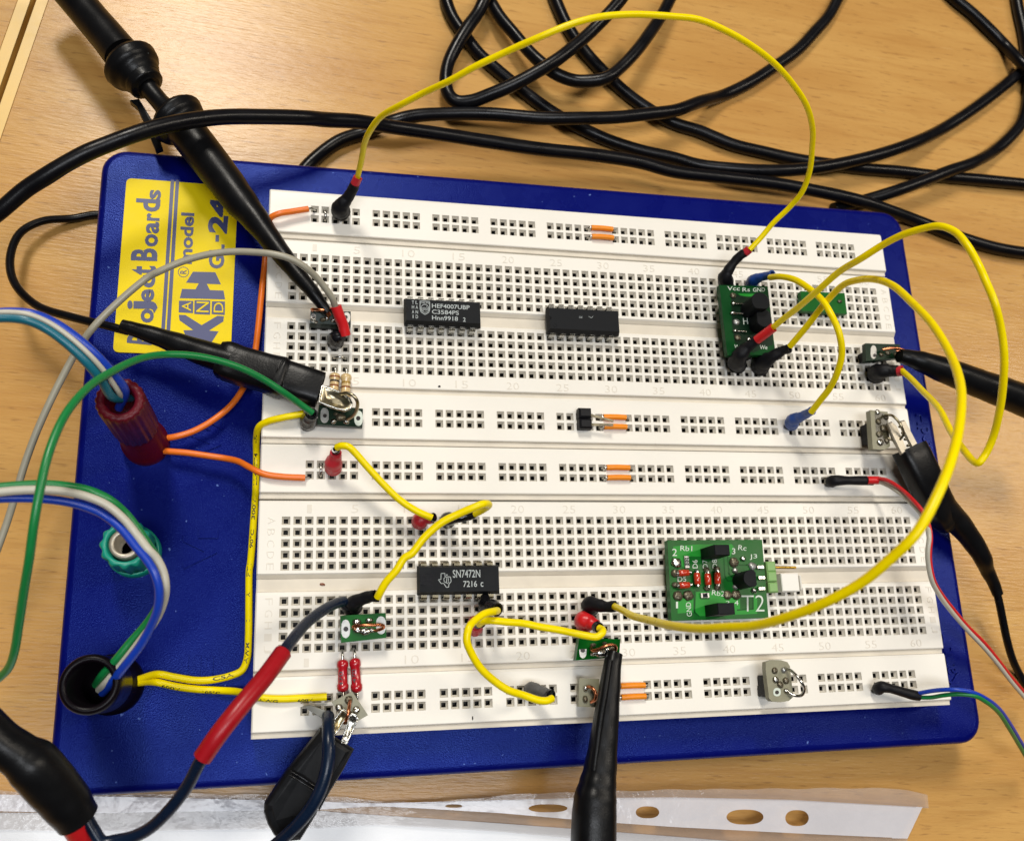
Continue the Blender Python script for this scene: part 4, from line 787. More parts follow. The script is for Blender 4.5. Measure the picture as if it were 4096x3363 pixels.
def pr3(mb, c, z, hx, hy):
    F = chip_xy(c, z, hx, hy)
    def t(s, u0, v, u1, hh, b=.01): letter(mb, s, F(u0, v), F(u1, v), F(u0, v - hh) - F(u0, v), b)
    t('SN7472N', .415, .44, .765, .32); t('7216', .545, .82, .72, .25); t('c', .765, .82, .80, .19)
    def ln(pts, w=.008):
        q = [F(*p) for p in pts]
        for a, b in zip(q, q[1:]):
            d = (b - a).normalized(); n_ = Vector((-d.y, d.x, 0)) * w; up = Vector((0, 0, .004)); mb.add([a - n_ + up, b - n_ + up, b + n_ + up, a + n_ + up], [(0, 1, 2, 3)])
    S_ = lambda x, y: ((x - 250) / 1360, (y - 310) / 405)
    ln([S_(*p) for p in ((565, 515), (610, 512), (615, 415), (678, 412), (682, 470), (740, 470), (775, 475), (785, 545), (745, 590), (740, 640), (700, 640), (655, 575), (615, 580), (565, 515))])
    ln([S_(*p) for p in ((690, 470), (660, 500), (665, 550), (720, 580), (745, 555))], .007); ln([S_(*p) for p in ((715, 480), (700, 570))], .008); ln([S_(*p) for p in ((740, 490), (735, 545))], .007)
    ln([S_(700, 440), S_(725, 440)], .012)
chip(11, 4, 7, 'fourteen pin chip with dense white print, left one on the upper terminal strip', pr1, 'half', top=.44)
chip(25, 4, 7, 'fourteen pin chip with its print worn off, right one on the upper terminal strip', pr2, 'dot', top=.46, dy=-.05)
chip(12, 4 + 25.30, 7, 'fourteen pin chip with a state shaped emblem, on the lower terminal strip', pr3, 'panel', top=.44)

# ------------------------------------------------------------------ orange bridges, links, resistors
def bridge(col, strip, dcol, label, first=None):
    """orange sleeved bridge from column col to col+dcol in a power strip row"""
    if first is None:
        T = thing('wire_bridge', bb(0, 0, 0), label, 'wire bridge', 'orange wire bridges across the strip gaps')
        L = dcol * P
        mb = MB(); mb.tube([(.09, 0, ZT + .075), (L * .5, .004, ZT + .088), (L - .09, 0, ZT + .075)], .069, seg=14); part('insulation', mb, M['orange2'], T)
        for s_ in (0, 1):
            x = s_ * L; q = 1 - 2 * s_
            mb = MB(); mb.tube([(x, 0, ZT - .15), (x + q * .01, 0, ZT + .02), (x + q * .05, 0, ZT + .065), (x + q * .12, 0, ZT + .075)], .028, seg=8, sub=4); part('lead', mb, M['steel'], T)
    else: T = dup(first); T['label'] = label
    return T
bs = None; Bspots = [('P1', 0, 'topmost'), ('P1', 1, 'topmost'), ('P2', 0, ''), ('P2', 1, ''), ('P3', 0, ''), ('P3', 1, ''), ('P4', 0, ''), ('P4', 1, '')]
blab = ['upper of two orange bridges on the topmost power strip', 'lower of two orange bridges on the topmost power strip', 'upper of two orange bridges beside the black pin header', 'lower of two orange bridges beside the black pin header', 'upper of two orange bridges on the power strip above the lower terminal strip', 'lower of two orange bridges on the power strip above the lower terminal strip', 'upper of two orange bridges right of the bottom probe', 'lower of two orange bridges right of the bottom probe']
for (k_, r, _), lb in zip(Bspots, blab):
    T = bridge(30, k_, 3.02, lb, bs)
    if bs is None: bs = T
    T.location = bb(29.55, YO[k_] + r, 0); T.rotation_euler = (0, 0, random.uniform(-.015, .015))
def link(label, a, b, arch):
    mb = MB(); mb.tube([a + Vector((0, 0, -.2)), a + Vector((0, 0, .0)), (a * 2 + b) / 3 + Vector((0, 0, arch)), (a + b * 2) / 3 + Vector((0, 0, arch)), b, b + Vector((0, 0, -.2))], .03, seg=8, sub=5); whole('bare_wire_link', mb, M['steel'], label, 'wire link', 'short bare wire links')
link('bare wire link beside the uppermost orange lead end', bb(2.93, YO['P1'] + 0, 0), bb(2.93, YO['P1'] + 1, 0), .06)
link('bare wire link left of the red plug on the middle power strip', bb(2.93, YO['P3'] + 0, 0), bb(2.93, YO['P3'] + 1, 0), .06)
link('bare wire link above the two tan resistors', bb(4, 10, 0), bb(5, 10, 0), .06)
def resistor(label, p0, p1, r, m, bands, grp, dumb=True):
    """body from p0 to p1 (points), leads continue into the holes"""
    d = p1 - p0; L = d.length; u = d.normalized()
    T = thing('resistor', Vector((p0.x, p0.y, ZT)), label, 'resistor', grp)
    e = .16 * L if dumb else .1 * L
    prof = [(0, .25), (.02, .7), (.06, 1.0), (.13, 1.12), (.22, 1.12), (.27, .94), (.5, .92), (.73, .94), (.78, 1.12), (.87, 1.12), (.94, 1.0), (.98, .7), (1, .25)] 
    mb = MB(); mb.tube([p0 + d * a for a, _ in prof], [r * b for _, b in prof], seg=20, straight=True); part('body', mb, m, T)
    for a, w_, bm in bands:
        rr = r * (1.13 if a < .24 or a > .76 else .95)
        mb = MB(); mb.tube([p0 + d * a, p0 + d * (a + w_)], rr, seg=20, straight=True); part('colour_band', mb, M[bm], T)
    for p, s_ in ((p0, -1), (p1, 1)):
        q = p + u * s_ * .12; q2 = p + u * s_ * .2
        mb = MB(); mb.tube([p, q, Vector((q2.x, q2.y, ZT + .0)), Vector((q2.x, q2.y, ZT - .2))], .028, seg=8, sub=4); part('lead', mb, M['steel'], T)
    return T
resistor('tan resistor with black band, left of the pair under the wire link', at(1340, 1492, .16), at(1333, 1590, .16), .115, M['tan'], [(.15, .06, 'bandbrown'), (.31, .07, 'bandblack'), (.50, .06, 'bandbrown')], 'tan resistors')
resistor('tan resistor with gold band, right of the pair under the wire link', at(1385, 1495, .16), at(1382, 1596, .16), .115, M['tan'], [(.33, .08, 'bandgold'), (.52, .06, 'bandbrown')], 'tan resistors')
T = resistor('left one of two red resistors above the bottom power strip', at(1370, 2636, .16), at(1371, 2768, .16), .113, M['redres'], [], 'red resistors')
T2_ = resistor('right one of two red resistors above the bottom power strip', at(1419, 2630, .16), at(1428, 2770, .16), .113, M['redres'], [], 'red resistors')
tx = MB(); letter_px(tx, '470', 1372, 2745, 1371, 2685, 14, .275, .0); part('printing', tx, M['bandblack'], T, kind='stuff')
tx = MB(); letter_px(tx, '470', 1425, 2730, 1421, 2675, 14, .275, .0); part('printing', tx, M['bandblack'], T2_, kind='stuff')

# pin header with bent pins
T = thing('pin_header', bb(27.5, YO['P2'] + .5, 0), 'black two pin header with two flat pins bent over the orange bridges', 'pin header')
mb = MB()
for j, (x, y) in enumerate(((1553, 848), (1557, 912))):
    p = at(*c5(x, y), .0); mb.box(p + Vector((0, 0, .14)), .16, .125, .14, bev=.045)
part('housing', mb, M['shrink'], T)
for a, b in (((1590, 842), (1742, 882)), ((1590, 902), (1740, 904))):
    mb = MB(); p, q = at(*c5(*a), .22), at(*c5(*b), .30); d = (q - p).normalized(); mb.box((p + q) / 2, (q - p).length / 2, .026, .018, d, Vector((-d.y, d.x, 0)).normalized()); part('bent_pin', mb, M['nickel'], T)

# ------------------------------------------------------------------ small circuit boards
def board(label, quad, h, th, m, grp=None, name='circuit_board', cat='circuit board', pins=True, bev=0):
    tp = [at(x, y, h if not hasattr(h, '__len__') else h[i]) for i, (x, y) in enumerate(quad)]
    if (tp[1] - tp[0]).cross(tp[2] - tp[1]).z < 0: tp = tp[::-1]
    cen = sum(tp, Vector()) / len(tp)
    T = thing(name, Vector((cen.x, cen.y, ZT)), label, cat, grp)
    mb = MB(); mb.slab(tp, th); part('board', mb, m, T)
    if pins:
        hh = min(t.z for t in tp) - th
        mb = MB(); d = (tp[1] - tp[0]); u = d.normalized(); n_ = Vector((-u.y, u.x, 0))
        mb.box(Vector((cen.x, cen.y, (hh + ZT) / 2)), d.length * .38, .12, (hh - ZT) / 2 - .002, u, n_); part('header', mb, M['shrink'], T)
    return T
def onboard(T, nm, mbf, m):
    mb = MB(); mbf(mb); return part(nm, mb, m, T)
def pad(T, cx, cy, rx, ry, h, hole=None, m='pad'):
    onboard(T, 'pad', lambda mb: poly_px(mb, [(cx + rx * math.cos(a * .3927), cy + ry * math.copysign(min(1, abs(math.sin(a * .3927)) ** .7), math.sin(a * .3927))) for a in range(16)], h + .006), M[m])
    if hole: onboard(T, 'drill_hole', lambda mb: poly_px(mb, [(hole[0] + hole[2] * math.cos(a * .5236), hole[1] + hole[2] * math.sin(a * .5236)) for a in range(12)], h + .012), M['bandblack'])
def lump(T, x, y, h, rx, ry, rz, m='tin', j=.1): onboard(T, 'solder_blob', lambda mb: mb.blob(at(x, y, h), rx, ry, rz, 14, 8, j), M[m])
def loopw(T, pts, r, m='copper'): onboard(T, 'wire_loop', lambda mb: mb.tube(PX(pts), r, seg=10, sub=6), M[m])
GR = 'small solder boards with wire loops'
# upper left (under probe 1)
z = lambda x, y: (1150 + x * .3283, 1180 + y * .3283)
T = board('small dark board with copper loop, gripped by the upper left probe', [z(282, 195), z(770, 200), z(772, 365), z(275, 345)], [.52, .52, .45, .45], .28, M['pcbdark'], GR)
pad(T, *z(722, 275), 14, 21, .51, (*z(712, 268), 7)); pad(T, *z(315, 280), 11, 18, .5)
for x, y, a in ((315, 300, .06), (430, 300, .07), (480, 285, .07), (560, 310, .07), (350, 330, .04)): lump(T, *z(x, y), .52, a, a * .7, .05, 'tin' if x != 430 else 'dull')
loopw(T, [(*z(310, 200), .5), (*z(300, 175), .65), (*z(360, 178), .75), (*z(450, 182), .78), (*z(530, 168), .75)], .035)
# left middle (croc clip)
T = board('small green board with bronze wire loop, gripped by the left crocodile clip', [z(385, 1335), z(920, 1385), z(912, 1608), z(360, 1575)], .34, .16, M['pcbdark'], GR)
pad(T, *z(452, 1465), 17, 31, .34, (*z(455, 1470), 8)); pad(T, *z(865, 1500), 17, 31, .34, (*z(862, 1500), 9), 'silk')
for x, y, a, m_ in ((560, 1540, .08, 'tin'), (650, 1490, .12, 'dull'), (720, 1545, .08, 'tin'), (590, 1450, .06, 'dull'), (680, 1420, .06, 'dull')): lump(T, *z(x, y), .36, a, a * .75, .05, m_)
loopw(T, [(*z(735, 1515), .4), (*z(810, 1460), .6), (*z(850, 1370), .8), (*z(848, 1290), .95), (*z(800, 1225), 1.0), (*z(720, 1195), .95), (*z(650, 1205), .85), (*z(620, 1185), .7)], .042, 'nickel')
# green copper board lower left
z = lambda x, y: (1000 + x * .3313, 2450 + y * .3313)
T = board('bright green solder board with copper loop above the two red resistors', [z(1090, 35), z(1640, 0), z(1645, 300), z(1100, 360)], .5, .16, M['pcb'], GR)
pad(T, *z(1155, 193), 18, 37, .5, (*z(1158, 195), 10)); pad(T, *z(1582, 150), 20, 36, .5)
for x, y, a, b in ((1290, 110, .10, .07), (1440, 90, .09, .05), (1300, 210, .10, .07), (1390, 225, .15, .08), (1470, 210, .08, .06)): lump(T, *z(x, y), .52, a, b, .06)
loopw(T, [(*z(1250, 195), .55), (*z(1250, 165), .66), (*z(1330, 152), .75), (*z(1480, 148), .78), (*z(1600, 150), .7), (*z(1615, 175), .62), (*z(1560, 205), .56), (*z(1500, 215), .52)], .034)
# green board under the bottom probe
z = lambda x, y: (2250 + x * .2016, 2350 + y * .2016)
T = board('bright green solder board gripped by the bottom probe', [z(330, 1000), z(1150, 1015), z(1130, 1290), z(880, 1390), z(265, 1440)], [.72, .72, .55, .5, .5], .22, M['pcb'], GR)
pad(T, *z(405, 1240), 15, 32, .60, (*z(405, 1240), 9))
for x, y, a, b, m_ in ((600, 1130, .08, .05, 'dull'), (820, 1090, .07, .05, 'dull'), (600, 1300, .07, .06, 'tin'), (760, 1290, .15, .10, 'tin'), (880, 1230, .09, .08, 'tin'), (980, 1200, .08, .07, 'dull')): lump(T, *z(x, y), .62, a, b, .08, m_)
loopw(T, [(*z(560, 1190), .65), (*z(600, 1240), .78), (*z(720, 1220), .88), (*z(850, 1155), .95), (*z(960, 1130), .95), (*z(1050, 1160), .9), (*z(1055, 1230), .8), (*z(960, 1310), .7)], .036)
# perfboards
z = lambda x, y: (1250 + x * .2304, 2700 + y * .2304)
GP = 'pale perfboard chips with solder'
T = board('pale square perfboard turned on its corner at the bottom left clip', [z(690, 280), z(965, 690), z(610, 890), z(335, 460)], .62, .16, M['perf'], GP)
for x, y, a, m_ in ((630, 430, .09, 'dull'), (460, 560, .08, 'tin'), (760, 600, .08, 'tin'), (620, 700, .1, 'dull')): lump(T, *z(x, y), .63, a, a, .05, m_)
loopw(T, [(*z(650, 440), .66), (*z(640, 520), .85), (*z(620, 650), .95), (*z(590, 760), .9), (*z(560, 830), .75)], .036)
z = lambda x, y: (2000 + x * .3311, 2600 + y * .3311)
T = board('pale square perfboard half hidden under the bottom probe', [z(960, 335), z(1200, 345), z(1190, 690), z(950, 680)], .36, .16, M['perf'], GP)
for x, y, a, m_ in ((1030, 460, .07, 'tin'), (1030, 590, .08, 'dull'), (1120, 500, .06, 'dull')): lump(T, *z(x, y), .38, a * .8, a, .06, m_)
loopw(T, [(*z(1060, 440), .42), (*z(1110, 450), .55), (*z(1155, 510), .6), (*z(1150, 590), .55), (*z(1100, 625), .42)], .036)
z = lambda x, y: (2950 + x * .2016, 2550 + y * .2016)
T = board('pale rounded perfboard with a silver wire loop on the bottom power strip', [z(700, 435), z(860, 440), z(990, 480), z(1040, 560), z(1105, 1170), z(1020, 1250), z(850, 1275), z(680, 1260), z(628, 1200), z(560, 640), z(560, 480)], .6, .18, M['perf'], GP, pins=False)
for x, y, a, m_ in ((740, 650, .075, 'dull'), (760, 830, .08, 'tin'), (960, 850, .08, 'dull'), (850, 930, .08, 'dull'), (960, 1050, .06, 'tin'), (920, 640, .07, 'pad')): lump(T, *z(x, y), .61, a, a, .05, m_)
pad(T, *z(785, 1075), 15, 17, .6, (*z(785, 1080), 8), 'silk')
loopw(T, [(*z(940, 605), .62), (*z(1050, 640), .8), (*z(1170, 750), 1.0), (*z(1280, 900), 1.05), (*z(1325, 1020), .95), (*z(1280, 1130), .85), (*z(1180, 1150), .75), (*z(1050, 1110), .68), (*z(980, 1040), .62)], .036, 'steel')
for yy in (840, 1050):
    onboard(T, 'header', lambda mb: mb.box(at(*z(640, yy), .22), .22, .12, .2, bev=.03), M['shrink'])
T = board('tall pale perfboard upright at the right end of the middle power strip', [c6(1185, 815), c6(1290, 825), c6(1305, 1035), c6(1270, 1055), c6(1200, 1050)], .75, .2, M['perf'], GP, pins=False)
onboard(T, 'flux_stain', lambda mb: poly_px(mb, [c6(*p) for p in ((1212, 838), (1250, 828), (1284, 842), (1296, 930), (1290, 1020), (1240, 1034), (1222, 960))], .755), M['fluxstain'])
for x, y, a, m_ in ((1228, 828, .07, 'tin'), (1235, 885, .08, 'dull'), (1265, 925, .1, 'dull'), (1240, 960, .09, 'dull'), (1245, 1010, .09, 'tin'), (1285, 1000, .07, 'dull'), (1280, 860, .07, 'dull')): lump(T, *c6(x, y), .76, a, a, .05, m_)
loopw(T, [(*c6(1275, 845), .8), (*c6(1320, 850), 1.05), (*c6(1365, 900), 1.15), (*c6(1385, 960), 1.05), (*c6(1350, 1000), .9), (*c6(1290, 985), .8)], .034, 'nickel')
onboard(T, 'header', lambda mb: mb.box(at(*c6(1210, 960), .28), .24, .26, .26, bev=.03), M['shrink'])
T = board('small dark green board at the right edge, held by the right probe', [c6(1155, 412), c6(1365, 418), c6(1368, 500), c6(1160, 520)], .55, .16, M['pcbdark'], GR)
pad(T, *c6(1205, 465), 12, 27, .55, (*c6(1212, 485), 7))
for x, y, a in ((1250, 480, .07), (1290, 470, .08), (1340, 480, .07)): lump(T, *c6(x, y), .56, a, a * .8, .05, 'dull')
T = board('plain bright green board crossed by two yellow wires', [c6(765, 97), c6(1030, 110), c6(1045, 235), c6(770, 215)], .30, .16, M['pcb'])
for x, y, a in ((880, 145, .07), (1000, 160, .07), (930, 150, .05)): lump(T, *c6(x, y), .31, a, a * .7, .04, 'dull')
# ---- board with T2
z = lambda x, y: (2620 + x * .2744, 2130 + y * .2744); h = .48
T = board('large green board lettered T2 with red glass diodes', [z(180, 110), z(1560, 100), z(1655, 1240), z(240, 1280)], h, .2, M['pcb'])
def area(pts): onboard(T, 'copper_area', lambda mb: poly_px(mb, [z(*p) for p in pts], h + .003), M['pcb2'])
area([(265, 200), (600, 170), (1120, 165), (1150, 215), (1100, 345), (500, 345), (440, 520), (265, 400)]); area([(325, 980), (560, 880), (560, 1160), (330, 1175)])
area([(600, 860), (1000, 850), (1240, 930), (1240, 1110), (1440, 1110), (1440, 900), (1490, 960), (1490, 1180), (620, 1215), (585, 1150)])
for tr_ in ([(690, 360), (690, 540)], [(1000, 330), (1020, 640), (1060, 700), (1150, 705)], [(1060, 340), (1080, 600), (1120, 640), (1180, 640)], [(570, 850), (580, 1160), (640, 1215)], [(540, 560), (560, 820)], [(820, 380), (830, 530)], [(1420, 870), (1430, 1110), (1200, 1125)], [(1180, 470), (1340, 470), (1500, 480)], [(340, 560), (330, 760)]):
    onboard(T, 'copper_track', lambda mb: line_px(mb, [z(*p) for p in tr_], .03, h + .0035), M['pcbtrack'])
tx = MB()
for s_, x0, y0, x1, y1, hp in (('Rb1', 368, 262, 540, 268, 75), ('2', 250, 338, 320, 338, 105), ('3', 1120, 312, 1170, 312, 85), ('Rc', 1210, 250, 1330, 262, 72), ('J3', 1380, 395, 1490, 390, 80), ('D5', 330, 715, 455, 710, 72), ('Rb2', 825, 905, 1010, 930, 75), ('1', 305, 1100, 335, 1100, 95), ('4', 1160, 1055, 1215, 1055, 70), ('2', 1030, 1035, 1090, 1035, 40), ('T2', 1262, 1150, 1595, 1148, 240)):
    a, b = z(x0, y0), z(x1, y1); letter_px(tx, s_, *a, *b, hp * .2744, h + .004, 0.0 if s_ != 'T2' else -.012)
for s_, x0, y0, x1, y1, hp in (('D6', 622, 515, 618, 395, 75), ('D7', 768, 515, 760, 395, 70), ('D8', 908, 515, 900, 388, 70), ('GND', 540, 1215, 520, 1010, 75)):
    a, b = z(x0, y0), z(x1, y1); letter_px(tx, s_, *a, *b, hp * .2744, h + .004, 0)
part('silkscreen', tx, M['silk'], T, kind='stuff')
for cx_, cy_, hx, hy, tall in ((980, 250, .19, .125, .80), (1040, 1105, .21, .13, .72)):
    p1 = at(*z(cx_, cy_), h + tall); mb = MB(); mb.box((p1.x, p1.y, ZT + h + tall / 2), hx, hy, tall / 2, bev=.015); part('black_block', mb, M['ic'], T)
p1 = at(*z(1405, 665), h + .6); mb = MB()
pts = [(p1.x + .2 * math.cos(a * .2618), p1.y + .2 * math.sin(a * .2618)) for a in range(24)]; pts = [(min(x, p1.x + .13), y) for x, y in pts]
mb.slab([Vector((x, y, ZT + h + .6)) for x, y in pts], .6, bev=.012); part('transistor', mb, M['ic'], T)
for (x, y, hz) in ((415, 585, 1), (425, 765, 1), (612, 670, 0), (768, 680, 0), (908, 665, 0)):
    a, b = ((x - 78, y + 5), (x + 78, y - 5)) if hz else ((x - 3, y - 88), (x + 8, y + 88))
    p, q = at(*z(*a), h + .09), at(*z(*b), h + .09); mb = MB(); d = q - p
    mb.tube([p, p + d * .06, p + d * .5, p + d * .94, q], [.05, .078, .082, .078, .05], seg=14, straight=True); o = part('diode', mb, M['diode'], T)
    for e_, s_ in ((p, -1), (q, 1)):
        mb = MB(); u = d.normalized() * s_; mb.tube([e_ - u * .02, e_ + u * .05], .06, seg=10); part('end_cap', mb, M['tin'], o)
for x, y, a, m_ in ((310, 440, .16, 'tin'), (335, 920, .15, 'dull'), (480, 910, .16, 'dull'), (290, 590, .12, 'dull'), (290, 760, .1, 'dull'), (1150, 430, .15, 'dull'), (1280, 380, .09, 'tin'), (1055, 910, .15, 'dull'), (1180, 900, .15, 'dull'), (1165, 550, .09, 'pad'), (1170, 790, .09, 'pad'), (1440, 840, .1, 'tin'), (750, 545, .1, 'dull'), (900, 530, .1, 'dull'), (755, 810, .1, 'dull'), (905, 800, .1, 'dull'), (610, 560, .07, 'tin'), (620, 770, .07, 'tin'), (1420, 490, .13, 'pad')): lump(T, *z(x, y), h + .01, a * .8, a * .75, .06, m_, .18)
for x0, y0, x1, y1 in ((425, 335, 510, 515), (665, 875, 800, 950)):
    p, q = at(*z(x0, y0), h + .06), at(*z(x1, y1), h + .06); mb = MB(); mb.box((p + q) / 2 - Vector((0, 0, .03)), abs(q.x - p.x) / 2, abs(q.y - p.y) / 2, .03, bev=.01); o = part('surface_resistor', mb, M['pad'], T)
    mb = MB(); c_ = (p + q) / 2; mb.box(c_ - Vector((0, 0, .025)), abs(q.x - p.x) * (.38 if y1 - y0 > 100 else .26), abs(q.y - p.y) * (.33 if y1 - y0 > 100 else .38), .032); part('resistor_body', mb, M['ic'], o)
tx = MB(); letter_px(tx, '102', *z(492, 480), *z(488, 375), 12, h + .07, 0); part('resistor_code', tx, M['silk'], T)
for x, y in ((1532, 503), (1548, 656), (1550, 815)):
    mb = MB(); mb.box(at(*z(x, y), h + .04), .09, .04, .04, bev=.01); part('pin', mb, M['steel'], T)
for x, y in ((1662, 500), (1678, 645), (1695, 802)):
    mb = MB(); mb.box(at(*z(x, y), h - .05), .125, .122, .12, bev=.03); part('green_housing', mb, M['greenblk'], T)
mb = MB(); mb.tube([at(*z(1740, 503), h - .05), at(*z(2050, 508), h - .05)], .035, 8); part('gold_pin', mb, M['gold'], T)
mb = MB(); p, q = at(*z(1792, 600), .3), at(*z(2075, 860), .3); mb.box((p + q) / 2, abs(q.x - p.x) / 2, abs(q.y - p.y) / 2, .14, bev=.02); part('white_plug', mb, M['whiteblk'], T)
mb = MB(); p, q = at(*z(2075, 610), .28), at(*z(2130, 850), .28); mb.box((p + q) / 2, abs(q.x - p.x) / 2 - .003, abs(q.y - p.y) / 2 - .03, .1, bev=.02); part('white_plug', mb, M['whiteblk'], T)
# ---- tall green board
z = lambda x, y: (2800 + x * .3311, 1060 + y * .3311); h = .62
T = board('tall dark green board lettered Vcc with black transistors, at the upper right', [z(232, 242), z(818, 258), z(912, 1085), z(330, 1090)], h, .17, M['pcbdeep'], pins=False)
tx = MB()
for s_, x0, y0, x1, y1, hp in (('Vcc', 330, 308, 480, 310, 50), ('Rs', 512, 322, 602, 322, 48), ('GND', 640, 325, 785, 322, 48), ('Wy', 405, 1012, 500, 1030, 55), ('We', 722, 1018, 812, 1020, 50), ('I', 510, 590, 535, 590, 60), ('H', 525, 720, 580, 715, 80)):
    a, b = z(x0, y0), z(x1, y1); letter_px(tx, s_, *a, *b, hp * .3311, h + .004, 0)
part('silkscreen', tx, M['silk'], T, kind='stuff')
onboard(T, 'copper_area', lambda mb: poly_px(mb, [z(*p) for p in ((460, 345), (700, 350), (690, 385), (500, 380))], h + .003), M['pcb2'])
onboard(T, 'dark_area', lambda mb: poly_px(mb, [z(*p) for p in ((375, 345), (600, 390), (620, 760), (880, 800), (880, 960), (640, 1060), (420, 940), (385, 700))], h + .0045), M['pcbdark'])
for cx_, cy_, rr_, cut, tall in ((735, 440, .25, .2, .65), (775, 640, .25, .2, .45)):
    p1 = at(*z(cx_, cy_), h + tall); mb = MB(); pts = [(p1.x + rr_ * math.cos(a * .2618), min(p1.y + rr_ * math.sin(a * .2618), p1.y + 9)) for a in range(24)]
    pts = [(x, max(y, p1.y - cut)) if tall > .5 else (min(max(x, p1.x - .2), p1.x + .2), y) for x, y in pts]
    mb.slab([Vector((x, y, ZT + h + tall)) for x, y in pts], tall, bev=.012); part('transistor', mb, M['ic'], T)
for x, y in ((410, 465), (400, 580), (430, 797)):
    onboard(T, 'solder_blob', lambda mb: mb.blob(at(*z(x, y), h + .03), .09, .045, .05, 12, 6, .1), M['tin'])
    onboard(T, 'lead', lambda mb: mb.tube([at(*z(x, y), h + .05), at(*z(x + 130, y + 6), h + .06)], .022, 6), M['steel'])
for x, y, m_ in ((440, 690, 'pad'), (400, 370, 'dull'), (455, 880, 'dull'), (598, 905, 'tin'), (750, 800, 'tin'), (560, 490, 'dull')): lump(T, *z(x, y), h + .01, .09, .08, .05, m_, .15)
for x, y in ((400, 1100), (560, 1110), (780, 1090), (330, 300), (500, 300), (700, 300)):
    onboard(T, 'header', lambda mb: mb.box(at(*z(x, y), (h - .19) / 2) - Vector((0, -.08 if y > 700 else .1, 0)), .12, .12, (h - .2) / 2, bev=.02), M['shrink'])

# ------------------------------------------------------------------ paper and plastic sleeve at the bottom
def sheet(fn, nx, ny, mb, mi=0):
    vs = [fn(i / nx, j / ny) for j in range(ny + 1) for i in range(nx + 1)]
    mb.add(vs, [(j * (nx + 1) + i, (j + 1) * (nx + 1) + i, (j + 1) * (nx + 1) + i + 1, j * (nx + 1) + i + 1) for j in range(ny) for i in range(nx)], True, mi)
def lerpl(tab, x):
    if x <= tab[0][0]: return tab[0][1]
    for (a, u), (b, v) in zip(tab, tab[1:]):
        if x <= b: return u + (v - u) * (x - a) / (b - a)
    return tab[-1][1]
top_paper = [(-400, 3235), (0, 3250), (400, 3250), (800, 3238), (1050, 3225), (1400, 3252), (2000, 3292), (2700, 3345), (2900, 3362), (3400, 3400)]
mb = MB()
def fpaper(u, v):
    x = -400 + u * 3800; y = lerpl(top_paper, x); p = at(x, y, HT + .10); q = p + Vector((0, -14 * v, 0)); q.z = .06 + .02 * math.sin(x * .01) * (1 - v); return q
sheet(fpaper, 60, 6, mb); whole('paper_sheet', mb, M['paper'], 'white sheet of paper along the bottom edge of the photo', 'paper')
# clear sleeve: film plus a milky punched strip
T = thing('plastic_sleeve', at(2700, 3300, HT), 'clear plastic punched pocket lying in front of the project board', 'plastic sleeve')
hs = HT + .45
tf = [(-400, 3150), (0, 3158), (300, 3180), (700, 3172), (1300, 3180), (1500, 3200), (1700, 3212), (1900, 3190), (2100, 3172), (2400, 3165), (2700, 3156), (3100, 3153), (3400, 3150), (3620, 3153), (3720, 3183)]
ts = [(-400, 3168), (700, 3190), (1300, 3205), (1500, 3212), (1700, 3206), (2000, 3198), (2300, 3190), (2700, 3187), (3160, 3197), (3700, 3227)]
bsx = [(-400, 3235), (400, 3250), (1300, 3235), (1500, 3222), (1700, 3232), (2000, 3250), (2400, 3285), (2700, 3306), (3226, 3333), (3650, 3352)]
def hgt(x, e): 
    return HT + (.12 + .5 * max(0, min(1, (x - 1500) / 700)) * max(0, min(1, (3800 - x) / 900)) * e)
mb = MB()
def ffilm(u, v):
    x = -400 + u * 4110; y0_, y1_ = lerpl(tf, x), lerpl(ts, x) + 4; return at(x + v * 5, y0_ + (y1_ - y0_) * v + 2.5 * math.sin(x * .03) * (1 - v), hgt(x, .9) + .02)
sheet(ffilm, 110, 3, mb)
def ffilm2(u, v):
    x = -400 + u * 4030; y0_, y1_ = lerpl(bsx, x) - 4, lerpl(bsx, x) + 75; return at(x, y0_ + (y1_ - y0_) * v, hgt(x, .6 - .5 * v) + .02)
sheet(ffilm2, 110, 4, mb)
part('film', mb, M['film'], T)
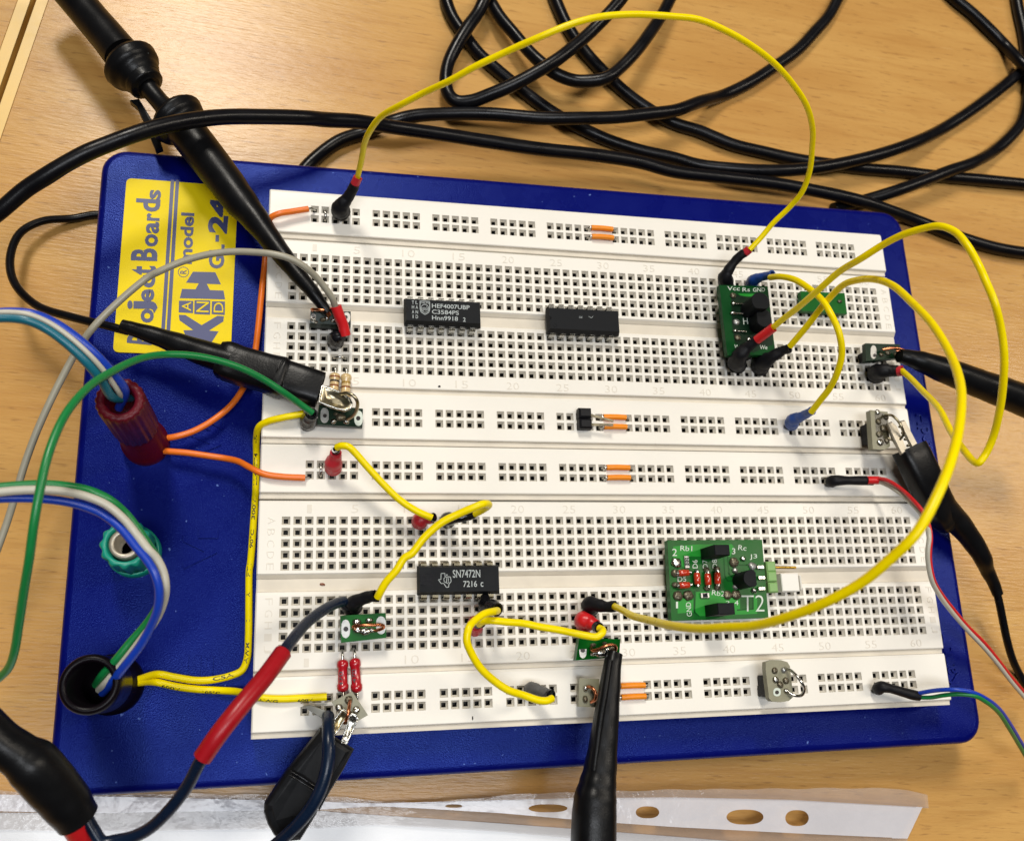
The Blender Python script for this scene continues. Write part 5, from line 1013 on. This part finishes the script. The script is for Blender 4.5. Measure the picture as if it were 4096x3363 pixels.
# strip with real punched holes: grid cells inside a hole are bridged by a ring
mb = MB(); holes = [(1815, 3222, 34, 7), (2192, 3231, 78, 16), (2590, 3247, 47, 24), (2980, 3266, 74, 30), (3188, 3270, 47, 32)]
def SP(x, y): 
    return at(x, y, hgt(x, .8) + .03)
edges = [-400, 200, 700, 1100, 1400]; q = [x for hx_, _, w_, _ in holes for x in (hx_ - w_ * 1.5, hx_ + w_ * 1.5)]
segs = [(-400, q[0])] + [(q[2 * i + 1], q[2 * i + 2]) for i in range(len(holes) - 1)] + [(q[-1], 3690)]
for a, b in segs:
    n_ = max(2, int((b - a) / 60))
    for i in range(n_):
        x0_, x1_ = a + (b - a) * i / n_, a + (b - a) * (i + 1) / n_
        s0, s1 = (0, 0); sk = lambda x, y: x - max(0, (y - 3227)) * .48 if x > 3600 else x
        vs = []
        for x_ in (x0_, x1_):
            ya, yb = lerpl(ts, x_), lerpl(bsx, x_); vs += [SP(sk(x_, ya), ya), SP(sk(x_, yb), yb)]
        mb.add(vs, [(0, 1, 3, 2)], False)
for hx_, hy_, w_, v_ in holes:
    x0_, x1_ = hx_ - w_ * 1.5, hx_ + w_ * 1.5; N_ = 32; outer = []; inner = []
    for k_ in range(N_):
        a = 2 * math.pi * k_ / N_; ca, sa = math.cos(a), math.sin(a); m_ = max(abs(ca), abs(sa)); u, v = ca / m_, sa / m_
        x_ = hx_ + u * w_ * 1.5; ya, yb = lerpl(ts, x_), lerpl(bsx, x_); outer.append(SP(x_, (ya + yb) / 2 + v * (yb - ya) / 2))
        e_ = .75; inner.append(SP(hx_ + math.copysign(abs(ca) ** e_, ca) * w_, hy_ + sa * v_))
    mb.add(outer + inner, [(k_, (k_ + 1) % N_, N_ + (k_ + 1) % N_, N_ + k_) for k_ in range(N_)], False)
part('punched_strip', mb, M['milky'], T)

# ------------------------------------------------------------------ crumbs
for x, y, rx, ry, lb in ((1757, 1545, .035, .03, 'tiny dark crumb below the left chip of the upper terminal strip'), (1290, 2336, .06, .03, 'small brown flake in the channel of the lower terminal strip'), (1891, 2871, .015, .05, 'tiny dark fibre at the bottom edge of the white strips')):
    mb = MB(); mb.blob(at(x, y, -.09 if 'channel' in lb else .012), rx, ry, .015, 8, 4, .3); whole('crumb', mb, M['bandbrown'] if 'brown' in lb else M['bandblack'], lb, 'crumb')
